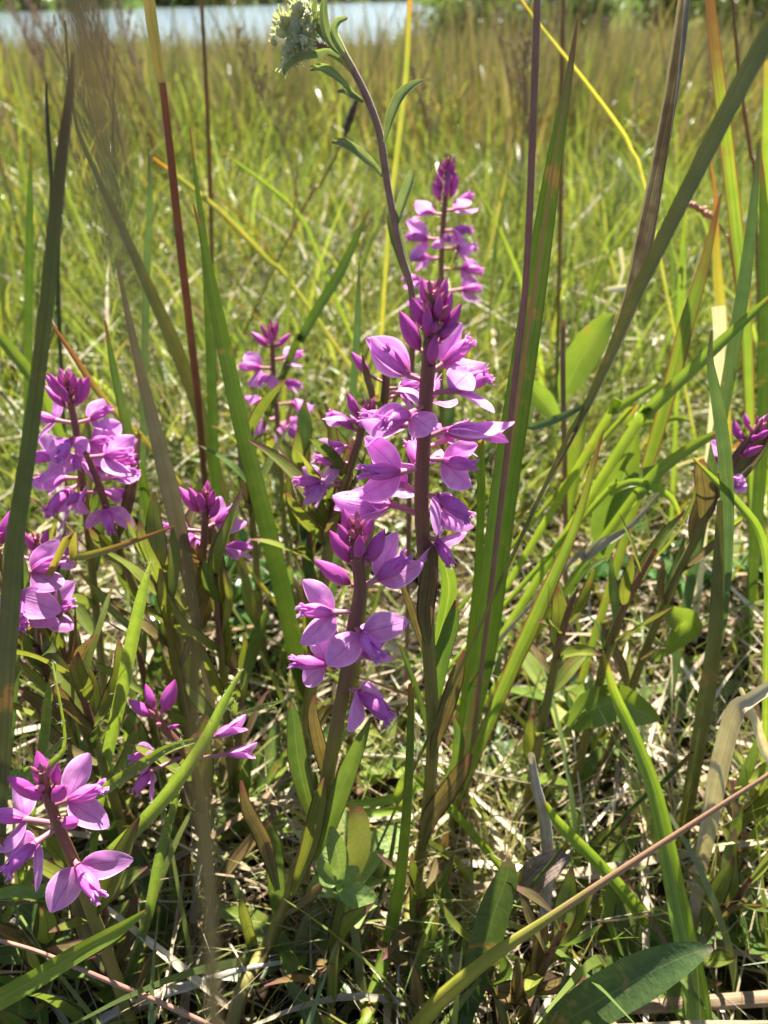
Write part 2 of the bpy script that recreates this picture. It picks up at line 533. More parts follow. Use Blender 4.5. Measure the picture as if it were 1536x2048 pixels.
# ------------------------------------------------------------------ the setting: ground, lake
xs = np.unique(np.concatenate([np.linspace(-.5, .5, 90), np.sign(np.linspace(-1, 1, 120)) * np.abs(np.linspace(-1, 1, 120)) ** 4 * 260]))
ys = np.unique(np.concatenate([np.linspace(-.6, 1.0, 120), 1 + np.linspace(0, 1, 150) ** 3.2 * 420, np.linspace(-6, -.6, 10), np.linspace(9, 20, 24)]))
X, Yg = np.meshgrid(xs, ys)
Z = gz(X, Yg)
g = obj('ground', mesh('ground', np.stack([X, Yg, Z], -1).reshape(-1, 3), gridfaces(len(ys), len(xs))), M['soil'])
g['kind'] = 'structure'
lx = np.linspace(-250, 250, 60)
ly = np.linspace(9, 400, 60)
X, Yg = np.meshgrid(lx, ly)
lk = obj('lake', mesh('lake', np.stack([X, Yg, np.full_like(X, -.63)], -1).reshape(-1, 3), gridfaces(60, 60)), M['water'])
lk['kind'] = 'structure'


# ------------------------------------------------------------------ bulk blades
def blades(root, az, h, lean, curl, w, nseg, col0, col1, nc=2, foldv=.35, faz=None, kink=None):
    """numpy batch of tapering curved blades; all arrays of length n"""
    n = len(root)
    t = np.linspace(0, 1, nseg + 1)[None, :]
    ang = lean[:, None] + curl[:, None] * t ** 1.5
    if kink is not None:
        ang = ang + kink[:, None] * (t > .55)
    ds = h[:, None] / nseg
    dx = np.sin(ang) * ds
    dz = np.cos(ang) * ds
    rx = np.concatenate([np.zeros((n, 1)), np.cumsum(dx[:, :-1], 1)], 1)
    rz = np.concatenate([np.zeros((n, 1)), np.cumsum(dz[:, :-1], 1)], 1)
    ca, sa = np.cos(az)[:, None], np.sin(az)[:, None]
    sp = np.stack([root[:, 0:1] + rx * ca, root[:, 1:2] + rx * sa, root[:, 2:3] + rz], -1)
    if faz is None:
        faz = rng.uniform(0, 2 * np.pi, n)
    wid = w[:, None] * np.clip((1 - t ** 2.2), .04, 1) * (.6 + .4 * np.minimum(1, t * 4))
    side = np.stack([np.cos(faz), np.sin(faz), np.zeros(n)], -1)[:, None, :]
    u = np.linspace(-1, 1, nc)
    nor = np.stack([-np.sin(faz), np.cos(faz), np.full(n, .3)], -1)[:, None, :]
    V = np.stack([sp + side * (wid * .5 * uu)[..., None] + nor * (wid * .5 * foldv * abs(uu))[..., None] for uu in u], 2)
    V = V.reshape(-1, 3)
    per = (nseg + 1) * nc
    F0 = gridfaces(nseg + 1, nc)
    F = (F0[None] + (np.arange(n) * per)[:, None, None]).reshape(-1, 4)
    uv = np.stack(np.broadcast_arrays(((u + 1) / 2)[None, None, :], np.broadcast_to(t[..., None], (n, nseg + 1, nc))), -1).reshape(-1, 2)
    tt = np.broadcast_to(t[..., None], (n, nseg + 1, nc))[..., None]
    col = col0[:, None, None, :] * (1 - tt ** 1.5) + col1[:, None, None, :] * tt ** 1.5
    return V, F, uv, col.reshape(-1, 3)


def wedge(n, y0, y1, pw=1.0, margin=1.45, xoff=0.04):
    """random roots on the ground inside (a generous version of) the view"""
    y = y0 + (y1 - y0) * rng.random(n) ** pw
    hw = (.52 * (.82 * y + .10)) * margin + xoff
    x = rng.uniform(-1, 1, n) * hw
    return np.stack([x, y, gz(x, y) - .002], -1)


def palette(n, cols, jit=.18):
    c = np.array(cols)[rng.integers(0, len(cols), n)]
    return c * rng.uniform(1 - jit, 1 + jit, (n, 1)) * rng.uniform(.94, 1.06, (n, 3))


GREEN = [(.16, .22, .05), (.20, .27, .06), (.12, .18, .045), (.24, .30, .075), (.18, .23, .08), (.29, .31, .085)]
YEL = [(.34, .33, .05), (.42, .36, .07), (.30, .22, .06)]
DRY = [(.52, .43, .28), (.62, .54, .38), (.36, .27, .16), (.22, .15, .09), (.70, .63, .49), (.44, .38, .28), (.30, .22, .13), (.58, .50, .35)]


def stuff(name, parts, mat, label, cat):
    V, F, U, K, o = [], [], [], [], 0
    for v, f, u, k in parts:
        V.append(v); F.append(f + o); U.append(u); K.append(k)
        o += len(v)
    ob = obj(name, mesh(name, np.concatenate(V), np.concatenate(F), np.concatenate(U), np.concatenate(K)), M[mat])
    ob['kind'] = 'stuff'
    tag(ob, label, cat)
    return ob


def ua(a, b, n):
    return rng.uniform(a, b, n)


TAU = 2 * np.pi
# fine low grass near the plants
parts = []
n = 6500
parts.append(blades(wedge(n, .03, .45, 1.2), ua(0, TAU, n), ua(.012, .045, n), ua(.05, 1.0, n), ua(.2, 1.6, n), ua(.0004, .0012, n), 6, palette(n, GREEN), palette(n, GREEN + YEL)))
n = 600
parts.append(blades(wedge(n, .03, .30, 1.0), ua(0, TAU, n), ua(.03, .07, n), ua(.1, .6, n), ua(.2, 1.3, n), ua(.001, .0022, n), 8, palette(n, GREEN), palette(n, GREEN)))
# mid meadow: tufts of many hues, with straw showing between them


def tufts(nt, per, y0, y1, pw, hr, wr, nseg, leanr=(0, .6), curlr=(.1, 1.5), cols=None, tips=None, spread=.25, margin=1.4):
    c = wedge(nt, y0, y1, pw, margin)
    k = np.repeat(np.arange(nt), per)
    n = nt * per
    hs = ua(hr[0], hr[1], nt)[k] * ua(.5, 1.1, n)
    off = rng.normal(size=(n, 2)) * (hs * spread)[:, None]
    r = c[k].copy()
    r[:, :2] += off
    r[:, 2] = gz(r[:, 0], r[:, 1]) - .002
    tint = palette(nt, cols or GREEN, .3)[k] * rng.uniform(.8, 1.2, (n, 1))
    tipc = np.where(rng.random((n, 1)) < .35, palette(n, tips or GREEN + YEL), tint)
    az = np.arctan2(off[:, 1], off[:, 0]) + rng.normal(size=n) * .7
    return blades(r, az, hs, ua(leanr[0], leanr[1], n), ua(curlr[0], curlr[1], n), ua(wr[0], wr[1], n), nseg, tint, tipc)


parts.append(tufts(1000, 24, .22, 1.1, 1.4, (.02, .07), (.0006, .0018), 7, (.05, .8), (.1, 2.0)))
parts.append(tufts(460, 18, .30, 1.5, 1.3, (.05, .12), (.0008, .0024), 7, (0, .45), (.0, 1.3)))
parts.append(tufts(1500, 14, .9, 4.5, 1.5, (.05, .15), (.002, .006), 5, (0, .6), (0, 1.3), [(.16, .22, .05), (.20, .26, .06), (.12, .18, .04), (.24, .25, .07), (.27, .24, .09), (.22, .27, .07)]))
parts.append(tufts(1500, 9, 4, 12.2, 1.2, (.07, .17), (.005, .013), 4, (0, .5), (0, 1.0), [(.15, .20, .05), (.18, .23, .06), (.24, .23, .08), (.27, .23, .10), (.20, .22, .07)]))
n = 9000
parts.append(blades(wedge(n, .25, 4.0, 1.6), ua(0, TAU, n), ua(.015, .05, n), ua(0, .9, n), ua(.1, 1.8, n), ua(.001, .0035, n), 5, palette(n, GREEN), palette(n, GREEN + YEL)))
stuff('meadow_grass', parts, 'bulk', 'green meadow grass growing all the way from the flowers to the lake', 'grass')

# brown rush and sedge tops farther out
RUSH = [(.36, .29, .17), (.29, .23, .12), (.42, .35, .21), (.32, .30, .12), (.25, .25, .09)]
parts = []
n = 5500
parts.append(blades(wedge(n, .9, 4.5, 1.0), ua(0, TAU, n), ua(.09, .20, n), ua(0, .28, n), ua(0, .6, n), ua(.002, .0048, n), 5, palette(n, GREEN[:3] + RUSH[:2]), palette(n, RUSH)))
n = 6500
parts.append(blades(wedge(n, 4, 12, 1.0, 1.3), ua(0, TAU, n), ua(.10, .23, n), ua(0, .2, n), ua(0, .5, n), ua(.004, .009, n), 4, palette(n, [(.20, .16, .06), (.24, .18, .08), (.16, .15, .05)]), palette(n, RUSH)))
parts.append(tufts(330, 30, .8, 4.5, 1.1, (.10, .23), (.0018, .0042), 5, (0, .3), (0, .6), [(.22, .20, .07), (.28, .23, .11), (.18, .20, .06)], RUSH))
parts.append(tufts(500, 16, 3.5, 11.5, 1.0, (.12, .26), (.004, .010), 4, (0, .3), (0, .6), [(.23, .21, .08), (.30, .25, .12), (.19, .21, .06)], RUSH))
stuff('rush_bed', parts, 'rushmat', 'brown tipped rushes standing in a band before the lake', 'rushes')

# dead straw mat on the soil, lying in drifts with dark hollows between
parts = []


def drift(n, y0, y1, pw, thr):
    r = wedge(int(n * 2.2), y0, y1, pw)
    q = np.sin(r[:, 0] * 96 + 2.1 * np.sin(r[:, 1] * 61)) + np.sin(r[:, 1] * 83 + 1.7 * np.sin(r[:, 0] * 57 + 1)) + .7 * rng.normal(size=len(r))
    r = r[q > thr][:n]
    return r, len(r)


r, n = drift(2300, .025, .55, 1.25, .1)
r[:, 2] += ua(.001, .016, n)
parts.append(blades(r, ua(0, TAU, n), ua(.012, .07, n), ua(1.15, 1.75, n), ua(-.5, .5, n), ua(.0005, .0024, n) ** 1.0, 6, palette(n, DRY), palette(n, DRY), faz=None, kink=ua(-.5, .6, n)))
r, n = drift(3200, .025, .32, 1.1, .1)
r[:, 2] += ua(.001, .014, n)
parts.append(blades(r, ua(0, TAU, n), ua(.010, .035, n), ua(.7, 1.7, n), ua(-1.2, 2.2, n), ua(.0002, .0005, n), 7, palette(n, DRY), palette(n, DRY)))
r, n = drift(900, .03, .4, 1.1, 0)
r[:, 2] += ua(.001, .010, n)
parts.append(blades(r, ua(0, TAU, n), ua(.006, .016, n), ua(.9, 1.8, n), ua(-.8, 1.2, n), ua(.002, .005, n), 5, palette(n, [(.20, .15, .10), (.30, .23, .15), (.14, .10, .08), (.38, .33, .25)]), palette(n, DRY), nc=3))
r, n = drift(2300, .28, 1.8, 1.3, .3)
r[:, 2] += ua(.001, .02, n)
parts.append(blades(r, ua(0, TAU, n), ua(.03, .10, n), ua(.8, 1.7, n), ua(-.4, .6, n), ua(.001, .003, n), 4, palette(n, DRY), palette(n, DRY)))
stuff('straw_litter', parts, 'bulk_dry', 'mat of dead straw and fine dry stalks over the soil', 'dry litter')

# ------------------------------------------------------------------ far bank wood and bushes
def leaf_cloud(n, centers, radii, size, flat=1.0):
    k = rng.integers(0, len(centers), n)
    d = rng.normal(size=(n, 3))
    d /= np.linalg.norm(d, axis=1)[:, None]
    rr = rng.random((n, 1)) ** .45
    p = np.array(centers)[k] + d * rr * np.array(radii)[k][:, None] * np.array([1, 1, flat])
    a = rng.normal(size=(n, 3))
    a /= np.linalg.norm(a, axis=1)[:, None]
    b = np.cross(a, rng.normal(size=(n, 3)))
    b /= np.linalg.norm(b, axis=1)[:, None]
    s = size * rng.uniform(.6, 1.4, (n, 1))
    V = np.stack([p - a * s, p + b * s * .45, p + a * s, p - b * s * .45], 1).reshape(-1, 3)
    F = np.arange(4 * n).reshape(-1, 4)
    uv = np.tile(np.array([[.5, 0], [1, .5], [.5, 1], [0, .5]]), (n, 1))
    return V, F, uv


cs, rs = [], []
for i in range(330):
    x = rng.uniform(-80, 70)
    fs = 38 + max(0, x + 22) * 3.2
    yy = fs + rng.uniform(1.5, 14)
    hgt = rng.uniform(1.0, 2.6)
    cs.append((x, yy, float(gz(x, yy)) + hgt * .6))
    rs.append(hgt)
v, f, uv = leaf_cloud(42000, cs, rs, .42)
fw = obj('far_wood', mesh('far_wood', v, f, uv, smooth=False), M['bush'])
fw['kind'] = 'stuff'
tag(fw, 'low green wood along the far bank of the lake', 'wood')

bush_lab = ['leafy green bush standing out darkest behind the meadow', 'low rounded bush beside the open water']
for i in range(30):
    x = 0.45 + i * .20 + rng.uniform(-.15, .15)
    y = rng.uniform(5.2, 8.6)
    zb = float(gz(x, y))
    hh = rng.uniform(.45, .95) * (.65 if x < 1.1 else 1.0)
    root = empty('bush', (x, y, zb), 'leafy green bush in the row beyond the brown rushes', 'bush', 'bushes beyond the rushes')
    st = []
    cen, rad = [], []
    for k in range(6):
        a = rng.uniform(0, TAU)
        rr = rng.uniform(.05, .28)
        tip = np.array([math.cos(a) * rr, math.sin(a) * rr, hh * rng.uniform(.55, 1)])
        sp = catmull([(0, 0, -.02), tip * [.3, .3, .45], tip], 7)
        st.append(tube_geo(sp, np.linspace(.012, .003, 7), 5))
        cen.append(tip * [1, 1, .9]); rad.append(rng.uniform(.10, .17))
        cen.append(tip * [.7, .7, .55]); rad.append(rng.uniform(.08, .15))
    v, f, uv = join(st)
    obj('stem', mesh('stem', v, f, uv), M['bark'], root)
    v, f, uv = leaf_cloud(1500, cen, rad, .026)
    obj('crown', mesh('crown', v, f, uv, smooth=False), M['bush'], root)


# ------------------------------------------------------------------ hand-placed blades and stems
def to_ground(p, tang):
    """carry a spine on from p down to the soil"""
    tang = np.array(tang, float)
    tang /= np.linalg.norm(tang) + 1e-12
    hz = np.array([tang[0], tang[1]])
    if np.linalg.norm(hz) > .6:
        hz *= .6 / np.linalg.norm(hz)
    drop = max(.002, p[2] + .004)
    k = min(drop, .05 + drop * .4)
    return np.array([p[0] + hz[0] * k, p[1] + hz[1] * k, float(gz(p[0], p[1])) - .004])


def trace(pts, Y, ground=True):
    """pts: (px, py, width px[, Y]) from the tip towards the root"""
    P, wd = [], []
    for i, q in enumerate(pts):
        yy = q[3] if len(q) > 3 else Y
        p = np.array(W(q[0], q[1], yy))
        if p[2] < .013:
            d_ = ray(q[0], q[1])
            p = np.array(CAMV + d_ * ((CAM_H - .014) / -d_.z))
        P.append(p)
        wd.append(q[2] * depth(p) / FPX)
    if ground and P[-1][2] > .003:
        P.append(to_ground(P[-1], P[-1] - P[-2]))
        wd.append(wd[-1] * .9)
    return P[::-1], wd[::-1]


def resample(P, wd, n):
    sp = catmull(P, n)
    w = np.interp(np.linspace(0, 1, n), np.linspace(0, 1, len(wd)), wd)
    return sp, w


def blade(name, label, mat, pts, Y, cat='grass blade', fold=.35, tw=(0, 0), n=22, nc=5, group=None, ground=True, wave=0.0, parent=None, face=None):
    P, wd = trace(pts, Y, ground)
    foot = P[0]
    sp, w = resample(P, wd, n)
    fc = (np.array(CAMV) - sp) if face is None else face
    s, nn = frames(sp, fc, R(tw[0]), R(tw[1]))
    v, f, uv = ribbon_geo(sp - foot, w, s, nn, fold, nc, wave, random.random() * 6)
    o = obj(name, mesh(name, v, f, uv), M[mat], parent)
    o.location = foot
    if parent is None:
        tag(o, label, cat, group)
    return o


def rod(name, label, mat, pts, Y, cat='stem', n=24, group=None, ground=True, parent=None, k=8):
    P, wd = trace(pts, Y, ground)
    foot = P[0]
    sp, w = resample(P, wd, n)
    v, f, uv = tube_geo(sp - foot, w * .5, k)
    o = obj(name, mesh(name, v, f, uv), M[mat], parent)
    o.location = foot
    if parent is None:
        tag(o, label, cat, group)
    return o


B = blade
# right of the main flower
B('sedge', 'broad dark green blade with a reddish keel rising right of the tall milkwort', 'g_keel',
  [(1155, 38, 3), (1135, 170, 17), (1107, 330, 32), (1072, 560, 46), (1036, 800, 52), (1006, 1000, 54), (970, 1290, 50), (942, 1430, 38)], .105, fold=.55)
rod('grass_stalk', 'thin purple stem running up along the broad red-keeled blade', 'purple_stem',
    [(1076, -40, 15), (1068, 200, 15), (1052, 560, 14), (1030, 760, 13), (1005, 980, 12), (985, 1150, 11)], .10)
B('dead_sedge', 'weathered brown twisted dead blade leaning out right of the keeled blade', 'dry_dark',
  [(1385, -40, 34), (1358, 160, 30), (1325, 340, 28), (1290, 500, 34), (1258, 610, 30), (1205, 740, 18), (1130, 900, 8), (1060, 1020, 7), (1010, 1090, 6)], .115, cat='dead blade', fold=1.1, tw=(-70, 60), n=48, nc=8, wave=.22)
B('sedge', 'olive blade crossing in front of the weathered brown dead blade', 'g_olive',
  [(1640, -90, 42), (1536, 70, 39), (1440, 250, 35), (1330, 470, 30), (1262, 610, 25), (1215, 720, 18), (1150, 860, 11), (1095, 960, 8)], .078, fold=.25)
B('sedge', 'long yellow blade arching down from beside the purple stem', 'g_yellow',
  [(1000, -60, 3), (1076, 45, 5), (1160, 150, 7), (1235, 250, 8), (1262, 300, 8), (1300, 420, 6)], .24, fold=.7)
B('sedge', 'upright yellow blade behind the woolly green seed head', 'g_yellow',
  [(822, -60, 9), (812, 150, 11), (795, 300, 11), (780, 420, 10), (770, 560, 8)], .23, fold=.7)
rod('grass_stalk', 'dark brown upright stem between the purple stem and the keeled blade', 'brown_stem',
    [(1128, -40, 9), (1124, 150, 10), (1122, 330, 10), (1120, 470, 9)], .28)
# right edge group
B('sedge', 'tall red and green blade standing in the right hand sedge clump', 'g_redtip',
  [(1416, -40, 16), (1428, 80, 22), (1450, 260, 26), (1472, 450, 26), (1488, 600, 24), (1498, 800, 20)], .16)
B('sedge', 'dark bluish pointed blade in front of the right hand sedge clump', 'g_blue',
  [(1518, 285, 3), (1508, 400, 16), (1492, 540, 24), (1470, 680, 26), (1440, 850, 24)], .13)
B('sedge', 'straight green pointed blade at the back of the right hand sedge clump', 'g_deep',
  [(1520, 280, 2), (1530, 470, 22), (1534, 650, 30), (1530, 800, 30), (1520, 950, 24)], .15)
B('sedge', 'bright upright green blade at the outer edge of the right hand clump', 'g_bright',
  [(1536, 120, 14), (1536, 300, 20), (1540, 500, 22), (1542, 700, 20)], .19)
rod('grass_stalk', 'thin dark stem rising behind the right hand sedge clump', 'brown_stem',
    [(1462, -40, 6), (1480, 160, 8), (1500, 300, 8), (1512, 420, 7)], .24)
B('sedge', 'red edged green blade slanting up past a small pink seed spike', 'g_redtip',
  [(1442, 388, 3), (1425, 460, 13), (1400, 560, 24), (1370, 660, 30), (1345, 760, 30), (1310, 880, 26), (1270, 1010, 20)], .135)
B('sedge', 'rust streaked yellowish blade behind the pink seed spike', 'g_orange',
  [(1418, 315, 2), (1430, 380, 7), (1432, 470, 12), (1436, 560, 18), (1446, 660, 20), (1450, 760, 18)], .19)
B('sedge', 'thin bright blade between the dead blade and the red edged blade', 'g_bright',
  [(1373, 400, 2), (1366, 480, 8), (1360, 580, 11), (1358, 680, 12), (1355, 760, 10)], .19)
B('sedge', 'wide yellow-green blade slanting across the right hand undergrowth', 'g_bright',
  [(1545, 590, 10), (1490, 640, 18), (1420, 705, 24), (1350, 770, 26), (1290, 830, 26), (1240, 900, 20)], .125)
B('sedge', 'slender yellow-green blade running low below the wide slanting one', 'g_bright',
  [(1450, 860, 14), (1390, 890, 20), (1320, 940, 24), (1280, 985, 24), (1220, 1060, 18)], .125)
B('dead_sedge', 'flat whitened dead blade standing upright at the right', 'white_dry',
  [(1437, 612, 26), (1440, 680, 24), (1434, 760, 20)], .16, cat='dead blade', fold=.2, n=10)
B('sedge', 'flat bluish blade with a black tapering tip before the right hand milkwort', 'g_blue',
  [(1424, 660, 3), (1420, 720, 13), (1432, 790, 22), (1446, 880, 26), (1454, 980, 26), (1452, 1100, 26), (1442, 1230, 26), (1425, 1330, 20)], .1, fold=.3)
B('sedge', 'green blade curving over at the right edge with a bright midrib', 'g_bright',
  [(1385, 915, 4), (1430, 960, 12), (1480, 1010, 16), (1520, 1065, 16), (1536, 1150, 16), (1534, 1290, 14)], .1, fold=.6)
B('sedge', 'long green blade sloping down left below the broad ovate leaf', 'g_redtip',
  [(1208, 860, 3), (1195, 900, 8), (1170, 990, 15), (1140, 1080, 20), (1100, 1170, 28), (1060, 1260, 32), (1010, 1370, 28)], .098, fold=.6)
B('sedge', 'arching round-backed blade above the small round leaves', 'g_bright',
  [(1365, 1045, 4), (1345, 1000, 12), (1310, 975, 16), (1265, 965, 17), (1220, 985, 16), (1180, 1020, 12)], .125, fold=.5)
B('sedge', 'pale green bent blade lying between the ovate leaf and the milkwort stem', 'g_blue',
  [(1180, 805, 8), (1120, 835, 16), (1060, 855, 15), (1000, 862, 10)], .14)
B('sedge', 'light green blade lying level with a hooked tip', 'g_bright',
  [(1380, 842, 7), (1355, 836, 10), (1310, 845, 12), (1255, 852, 13), (1215, 868, 10)], .14)
B('sedge', 'pale bent blade rising towards the wide slanting blade', 'g_bright',
  [(1318, 765, 8), (1270, 795, 16), (1225, 825, 18), (1195, 870, 16)], .135)
# keeled blade of the lower right and others there
B('sedge', 'long keeled light green blade coming down through the lower right straw', 'g_bright',
  [(1206, 1300, 4), (1230, 1390, 22), (1270, 1480, 27, .080), (1308, 1580, 30, .076), (1335, 1700, 36, .071), (1358, 1820, 42, .065), (1385, 1950, 48, .058), (1400, 2060, 50, .052)], .083, fold=.7)
B('sedge', 'upright green blade with a brown streak rising over the dark hollow', 'g_olive',
  [(1440, 1000, 10), (1436, 1150, 24), (1430, 1270, 28), (1412, 1400, 32), (1395, 1500, 28)], .092, fold=.5)
rod('grass_stalk', 'green and pink thin stem slanting up across the lower right', 'pinkstem',
    [(1560, 1535, 8), (1420, 1625, 10), (1250, 1735, 13), (1100, 1835, 17), (980, 1915, 25), (880, 2000, 32), (830, 2060, 34)], .052)
B('sedge', 'yellow-green grooved blade lying diagonally with a rusty end', 'g_bright',
  [(1090, 1605, 10), (1120, 1650, 22), (1180, 1710, 24), (1240, 1775, 26), (1300, 1850, 28), (1350, 1920, 28)], .072, fold=.5)
B('dead_sedge', 'bent pale dead stalk with a split end in the lower right', 'straw',
  [(1545, 1370, 24), (1500, 1400, 26), (1470, 1425, 36), (1440, 1530, 36), (1420, 1640, 33), (1400, 1740, 26), (1385, 1840, 22)], .078, cat='dead stalk', fold=.7, n=30)
B('dead_sedge', 'pale stalk leaning off the bent dead stalk', 'straw',
  [(1480, 1375, 8), (1510, 1440, 16), (1530, 1500, 20), (1560, 1560, 18)], .088, cat='dead stalk', fold=.6)
rod('dry_stalk', 'thick pale dead stem standing among the lower right litter', 'straw_grey',
    [(1062, 1510, 14), (1072, 1570, 18), (1090, 1640, 24), (1095, 1720, 24), (1092, 1800, 24), (1080, 1900, 24)], .074, cat='dead stalk')
rod('dry_stalk', 'woody reddish stalk lying along the bottom right corner', 'straw_brown',
    [(1560, 1995, 30), (1460, 2002, 30), (1340, 2010, 28), (1200, 2020, 20)], .062, cat='dead stalk', ground=False)
B('dead_sedge', 'grey curled dead strip arching through the right hand undergrowth', 'straw_grey',
  [(1318, 985, 4), (1290, 1020, 9), (1250, 1060, 12), (1200, 1090, 24), (1165, 1118, 18), (1120, 1145, 8)], .12, cat='dead strip', fold=.8, wave=.15)
B('dead_sedge', 'small upright white dead scrap hanging in the green grass', 'white_dry',
  [(1240, 495, 9), (1246, 540, 7), (1238, 570, 6), (1222, 602, 4)], .26, cat='dead strip', ground=False)
B('dead_sedge', 'short level white dead strip among bright grass', 'white_dry',
  [(1310, 560, 6), (1270, 572, 13), (1215, 580, 12)], .25, cat='dead strip', ground=False)
# lower foreground
B('herb_leaf', 'smooth dark green leaf standing beside a furry dead leaf', 'hleaf',
  [(1018, 1722, 26), (1012, 1760, 50), (990, 1820, 62), (968, 1900, 64), (945, 1990, 40), (930, 2060, 20)], .058, cat='leaf', fold=.35, n=18, nc=7)
B('herb_leaf', 'blurred broad green leaf reaching out at the bottom right', 'hleaf',
  [(1425, 1895, 10), (1370, 1912, 56), (1290, 1950, 84), (1200, 2000, 84), (1120, 2050, 60), (1060, 2100, 30)], .050, cat='leaf', fold=.3, n=18, nc=7)
B('dead_leaf', 'grey furry dead leaf resting on the thick pale dead stem', 'dead_leaf',
  [(1142, 1715, 8), (1115, 1722, 44), (1075, 1745, 56), (1045, 1780, 30), (1030, 1800, 10)], .070, cat='dead leaf', fold=.5, nc=7, ground=False)
rod('grass_stalk', 'smooth green stem passing down in front of the tall milkwort foot', 'g_bright',
    [(960, 860, 16), (962, 1000, 17), (955, 1150, 16), (938, 1300, 14)], .1)
rod('grass_stalk', 'bright green stem curving down beside the hairy rosette', 'g_bright',
    [(822, 1370, 12), (820, 1500, 16), (812, 1640, 20), (800, 1760, 24), (780, 1870, 28), (745, 2000, 30), (720, 2080, 30)], .066)
rod('grass_stalk', 'thin dark green stalk slanting out of the fine grass tuft', 'g_deep',
    [(1130, 1690, 5), (1050, 1790, 8), (980, 1880, 9), (890, 1990, 9)], .066)
rod('grass_stalk', 'thin straight stalk slanting up right of the thick pale dead stem', 'g_deep',
    [(1385, 1505, 8), (1330, 1560, 9), (1270, 1610, 8), (1225, 1660, 7)], .085)
rod('grass_stalk', 'short upright olive stalk in front of the fine grass tuft', 'g_olive',
    [(792, 1650, 7), (778, 1730, 10), (752, 1820, 10), (720, 1900, 9)], .075)
B('sedge', 'short yellow-green blade lying level with a red tip under the milkwort', 'g_bright',
  [(684, 1600, 4), (720, 1608, 16), (790, 1596, 20), (850, 1570, 14)], .082, fold=.4)
B('sedge', 'narrow yellow-green blade crossing below the level red tipped one', 'g_bright',
  [(684, 1612, 8), (740, 1626, 16), (800, 1616, 17), (870, 1585, 12)], .084, fold=.4)
# left side
B('sedge', 'dark grey-green broad blade rising out of focus at the left', 'g_dark',
  [(143, 108, 4), (138, 190, 15), (122, 320, 24), (108, 460, 28), (92, 620, 29), (70, 800, 29), (48, 960, 31), (30, 1080, 34), (18, 1250, 36), (5, 1450, 34)], .068, fold=.25)
B('sedge', 'straight bright blade at the left edge below the blurred dark one', 'g_deep',
  [(40, 1000, 10), (28, 1180, 36), (18, 1320, 42), (5, 1480, 42), (-8, 1600, 40)], .09, fold=.3)
rod('grass_stalk', 'tall rust red grass stem below its straw coloured sheath', 'red_stem',
    [(324, 160, 14), (340, 300, 16), (356, 450, 17), (378, 640, 16), (394, 780, 16), (404, 900, 13)], .150, cat='grass stem')
rod('stem_sheath', 'straw yellow sheath enclosing the top of the rust red stem', 'sheath',
    [(292, -50, 22), (303, 40, 24), (314, 110, 22), (323, 165, 19)], .150, cat='sheath', ground=False)
rod('grass_stalk', 'thin dark brown stem to the right of the rust red one', 'brown_stem',
    [(400, -40, 7), (408, 90, 8), (415, 230, 9), (421, 400, 9), (424, 520, 8)], .26, cat='grass stem')
B('sedge', 'long flat green blade rising left of the small central milkwort', 'g_deep',
  [(387, 410, 3), (404, 470, 12), (425, 580, 24), (450, 700, 30), (482, 850, 32), (520, 1000, 35), (560, 1160, 37), (588, 1290, 34)], .118, fold=.35)
B('sedge', 'narrow dark blade standing behind the long flat green blade', 'g_deep',
  [(380, 252, 2), (392, 360, 8), (408, 480, 14), (418, 640, 18), (424, 800, 19), (430, 950, 18)], .15, fold=.4)
B('sedge', 'upright bluish pointed blade behind the rust red stem', 'g_blue',
  [(297, 296, 3), (300, 400, 12), (294, 520, 15), (290, 640, 15), (288, 760, 14)], .2)
B('sedge', 'grey-green long blade leaning across behind the left milkwort', 'g_olive',
  [(130, 40, 4), (150, 240, 6), (195, 350, 10), (245, 460, 16), (290, 560, 22), (345, 680, 28), (395, 810, 28), (420, 900, 24)], .165)
B('sedge', 'dull grey-brown dead blade beside the left milkwort', 'g_greybrown',
  [(236, 530, 6), (258, 640, 13), (285, 760, 20), (310, 860, 27), (340, 980, 36), (370, 1120, 30), (390, 1230, 20)], .105, cat='dead blade')
B('sedge', 'thin yellow blade slanting behind the long flat green blade', 'g_yellow',
  [(306, 316, 6), (350, 350, 10), (420, 405, 11), (480, 462, 12), (540, 525, 12), (600, 590, 10)], .25)
B('sedge', 'pale green blade slanting parallel to the thin yellow one', 'g_bright',
  [(440, 300, 3), (500, 345, 7), (570, 400, 9), (610, 450, 8), (640, 520, 8)], .28)
B('sedge', 'pointed dark green blade slanting right over the small central milkwort', 'g_deep',
  [(738, 418, 3), (715, 470, 13), (680, 545, 20), (640, 610, 20), (600, 680, 18), (570, 740, 14)], .17)
B('sedge', 'upright bluish blade behind the pair of overlapping milkworts', 'g_blue',
  [(718, 522, 2), (716, 620, 13), (711, 720, 16), (702, 820, 16), (690, 930, 16)], .17)
B('sedge', 'rust and yellow blade slanting down behind the left milkwort top', 'g_orange',
  [(98, 640, 4), (140, 700, 10), (185, 768, 14), (235, 830, 14), (280, 875, 14), (330, 930, 10)], .135)
B('sedge', 'yellow blade with an orange tip lying across the left milkwort stem', 'g_orange',
  [(350, 1052, 4), (280, 1078, 9), (215, 1100, 14), (150, 1118, 16), (105, 1135, 14)], .092)
B('sedge', 'green pointed blade behind the blurred dark blade', 'g_deep',
  [(62, 288, 2), (60, 400, 12), (58, 540, 16), (56, 680, 16)], .2)
rod('grass_stalk', 'thin dark upright stem just behind the blurred dark blade', 'g_dark',
    [(92, 166, 4), (96, 260, 9), (106, 390, 10), (114, 520, 10), (118, 640, 9)], .2)
B('sedge', 'dark narrow blade between the dead blade and the left milkwort', 'g_deep',
  [(210, 640, 4), (228, 740, 15), (255, 860, 20), (285, 960, 20), (300, 1060, 16)], .13)
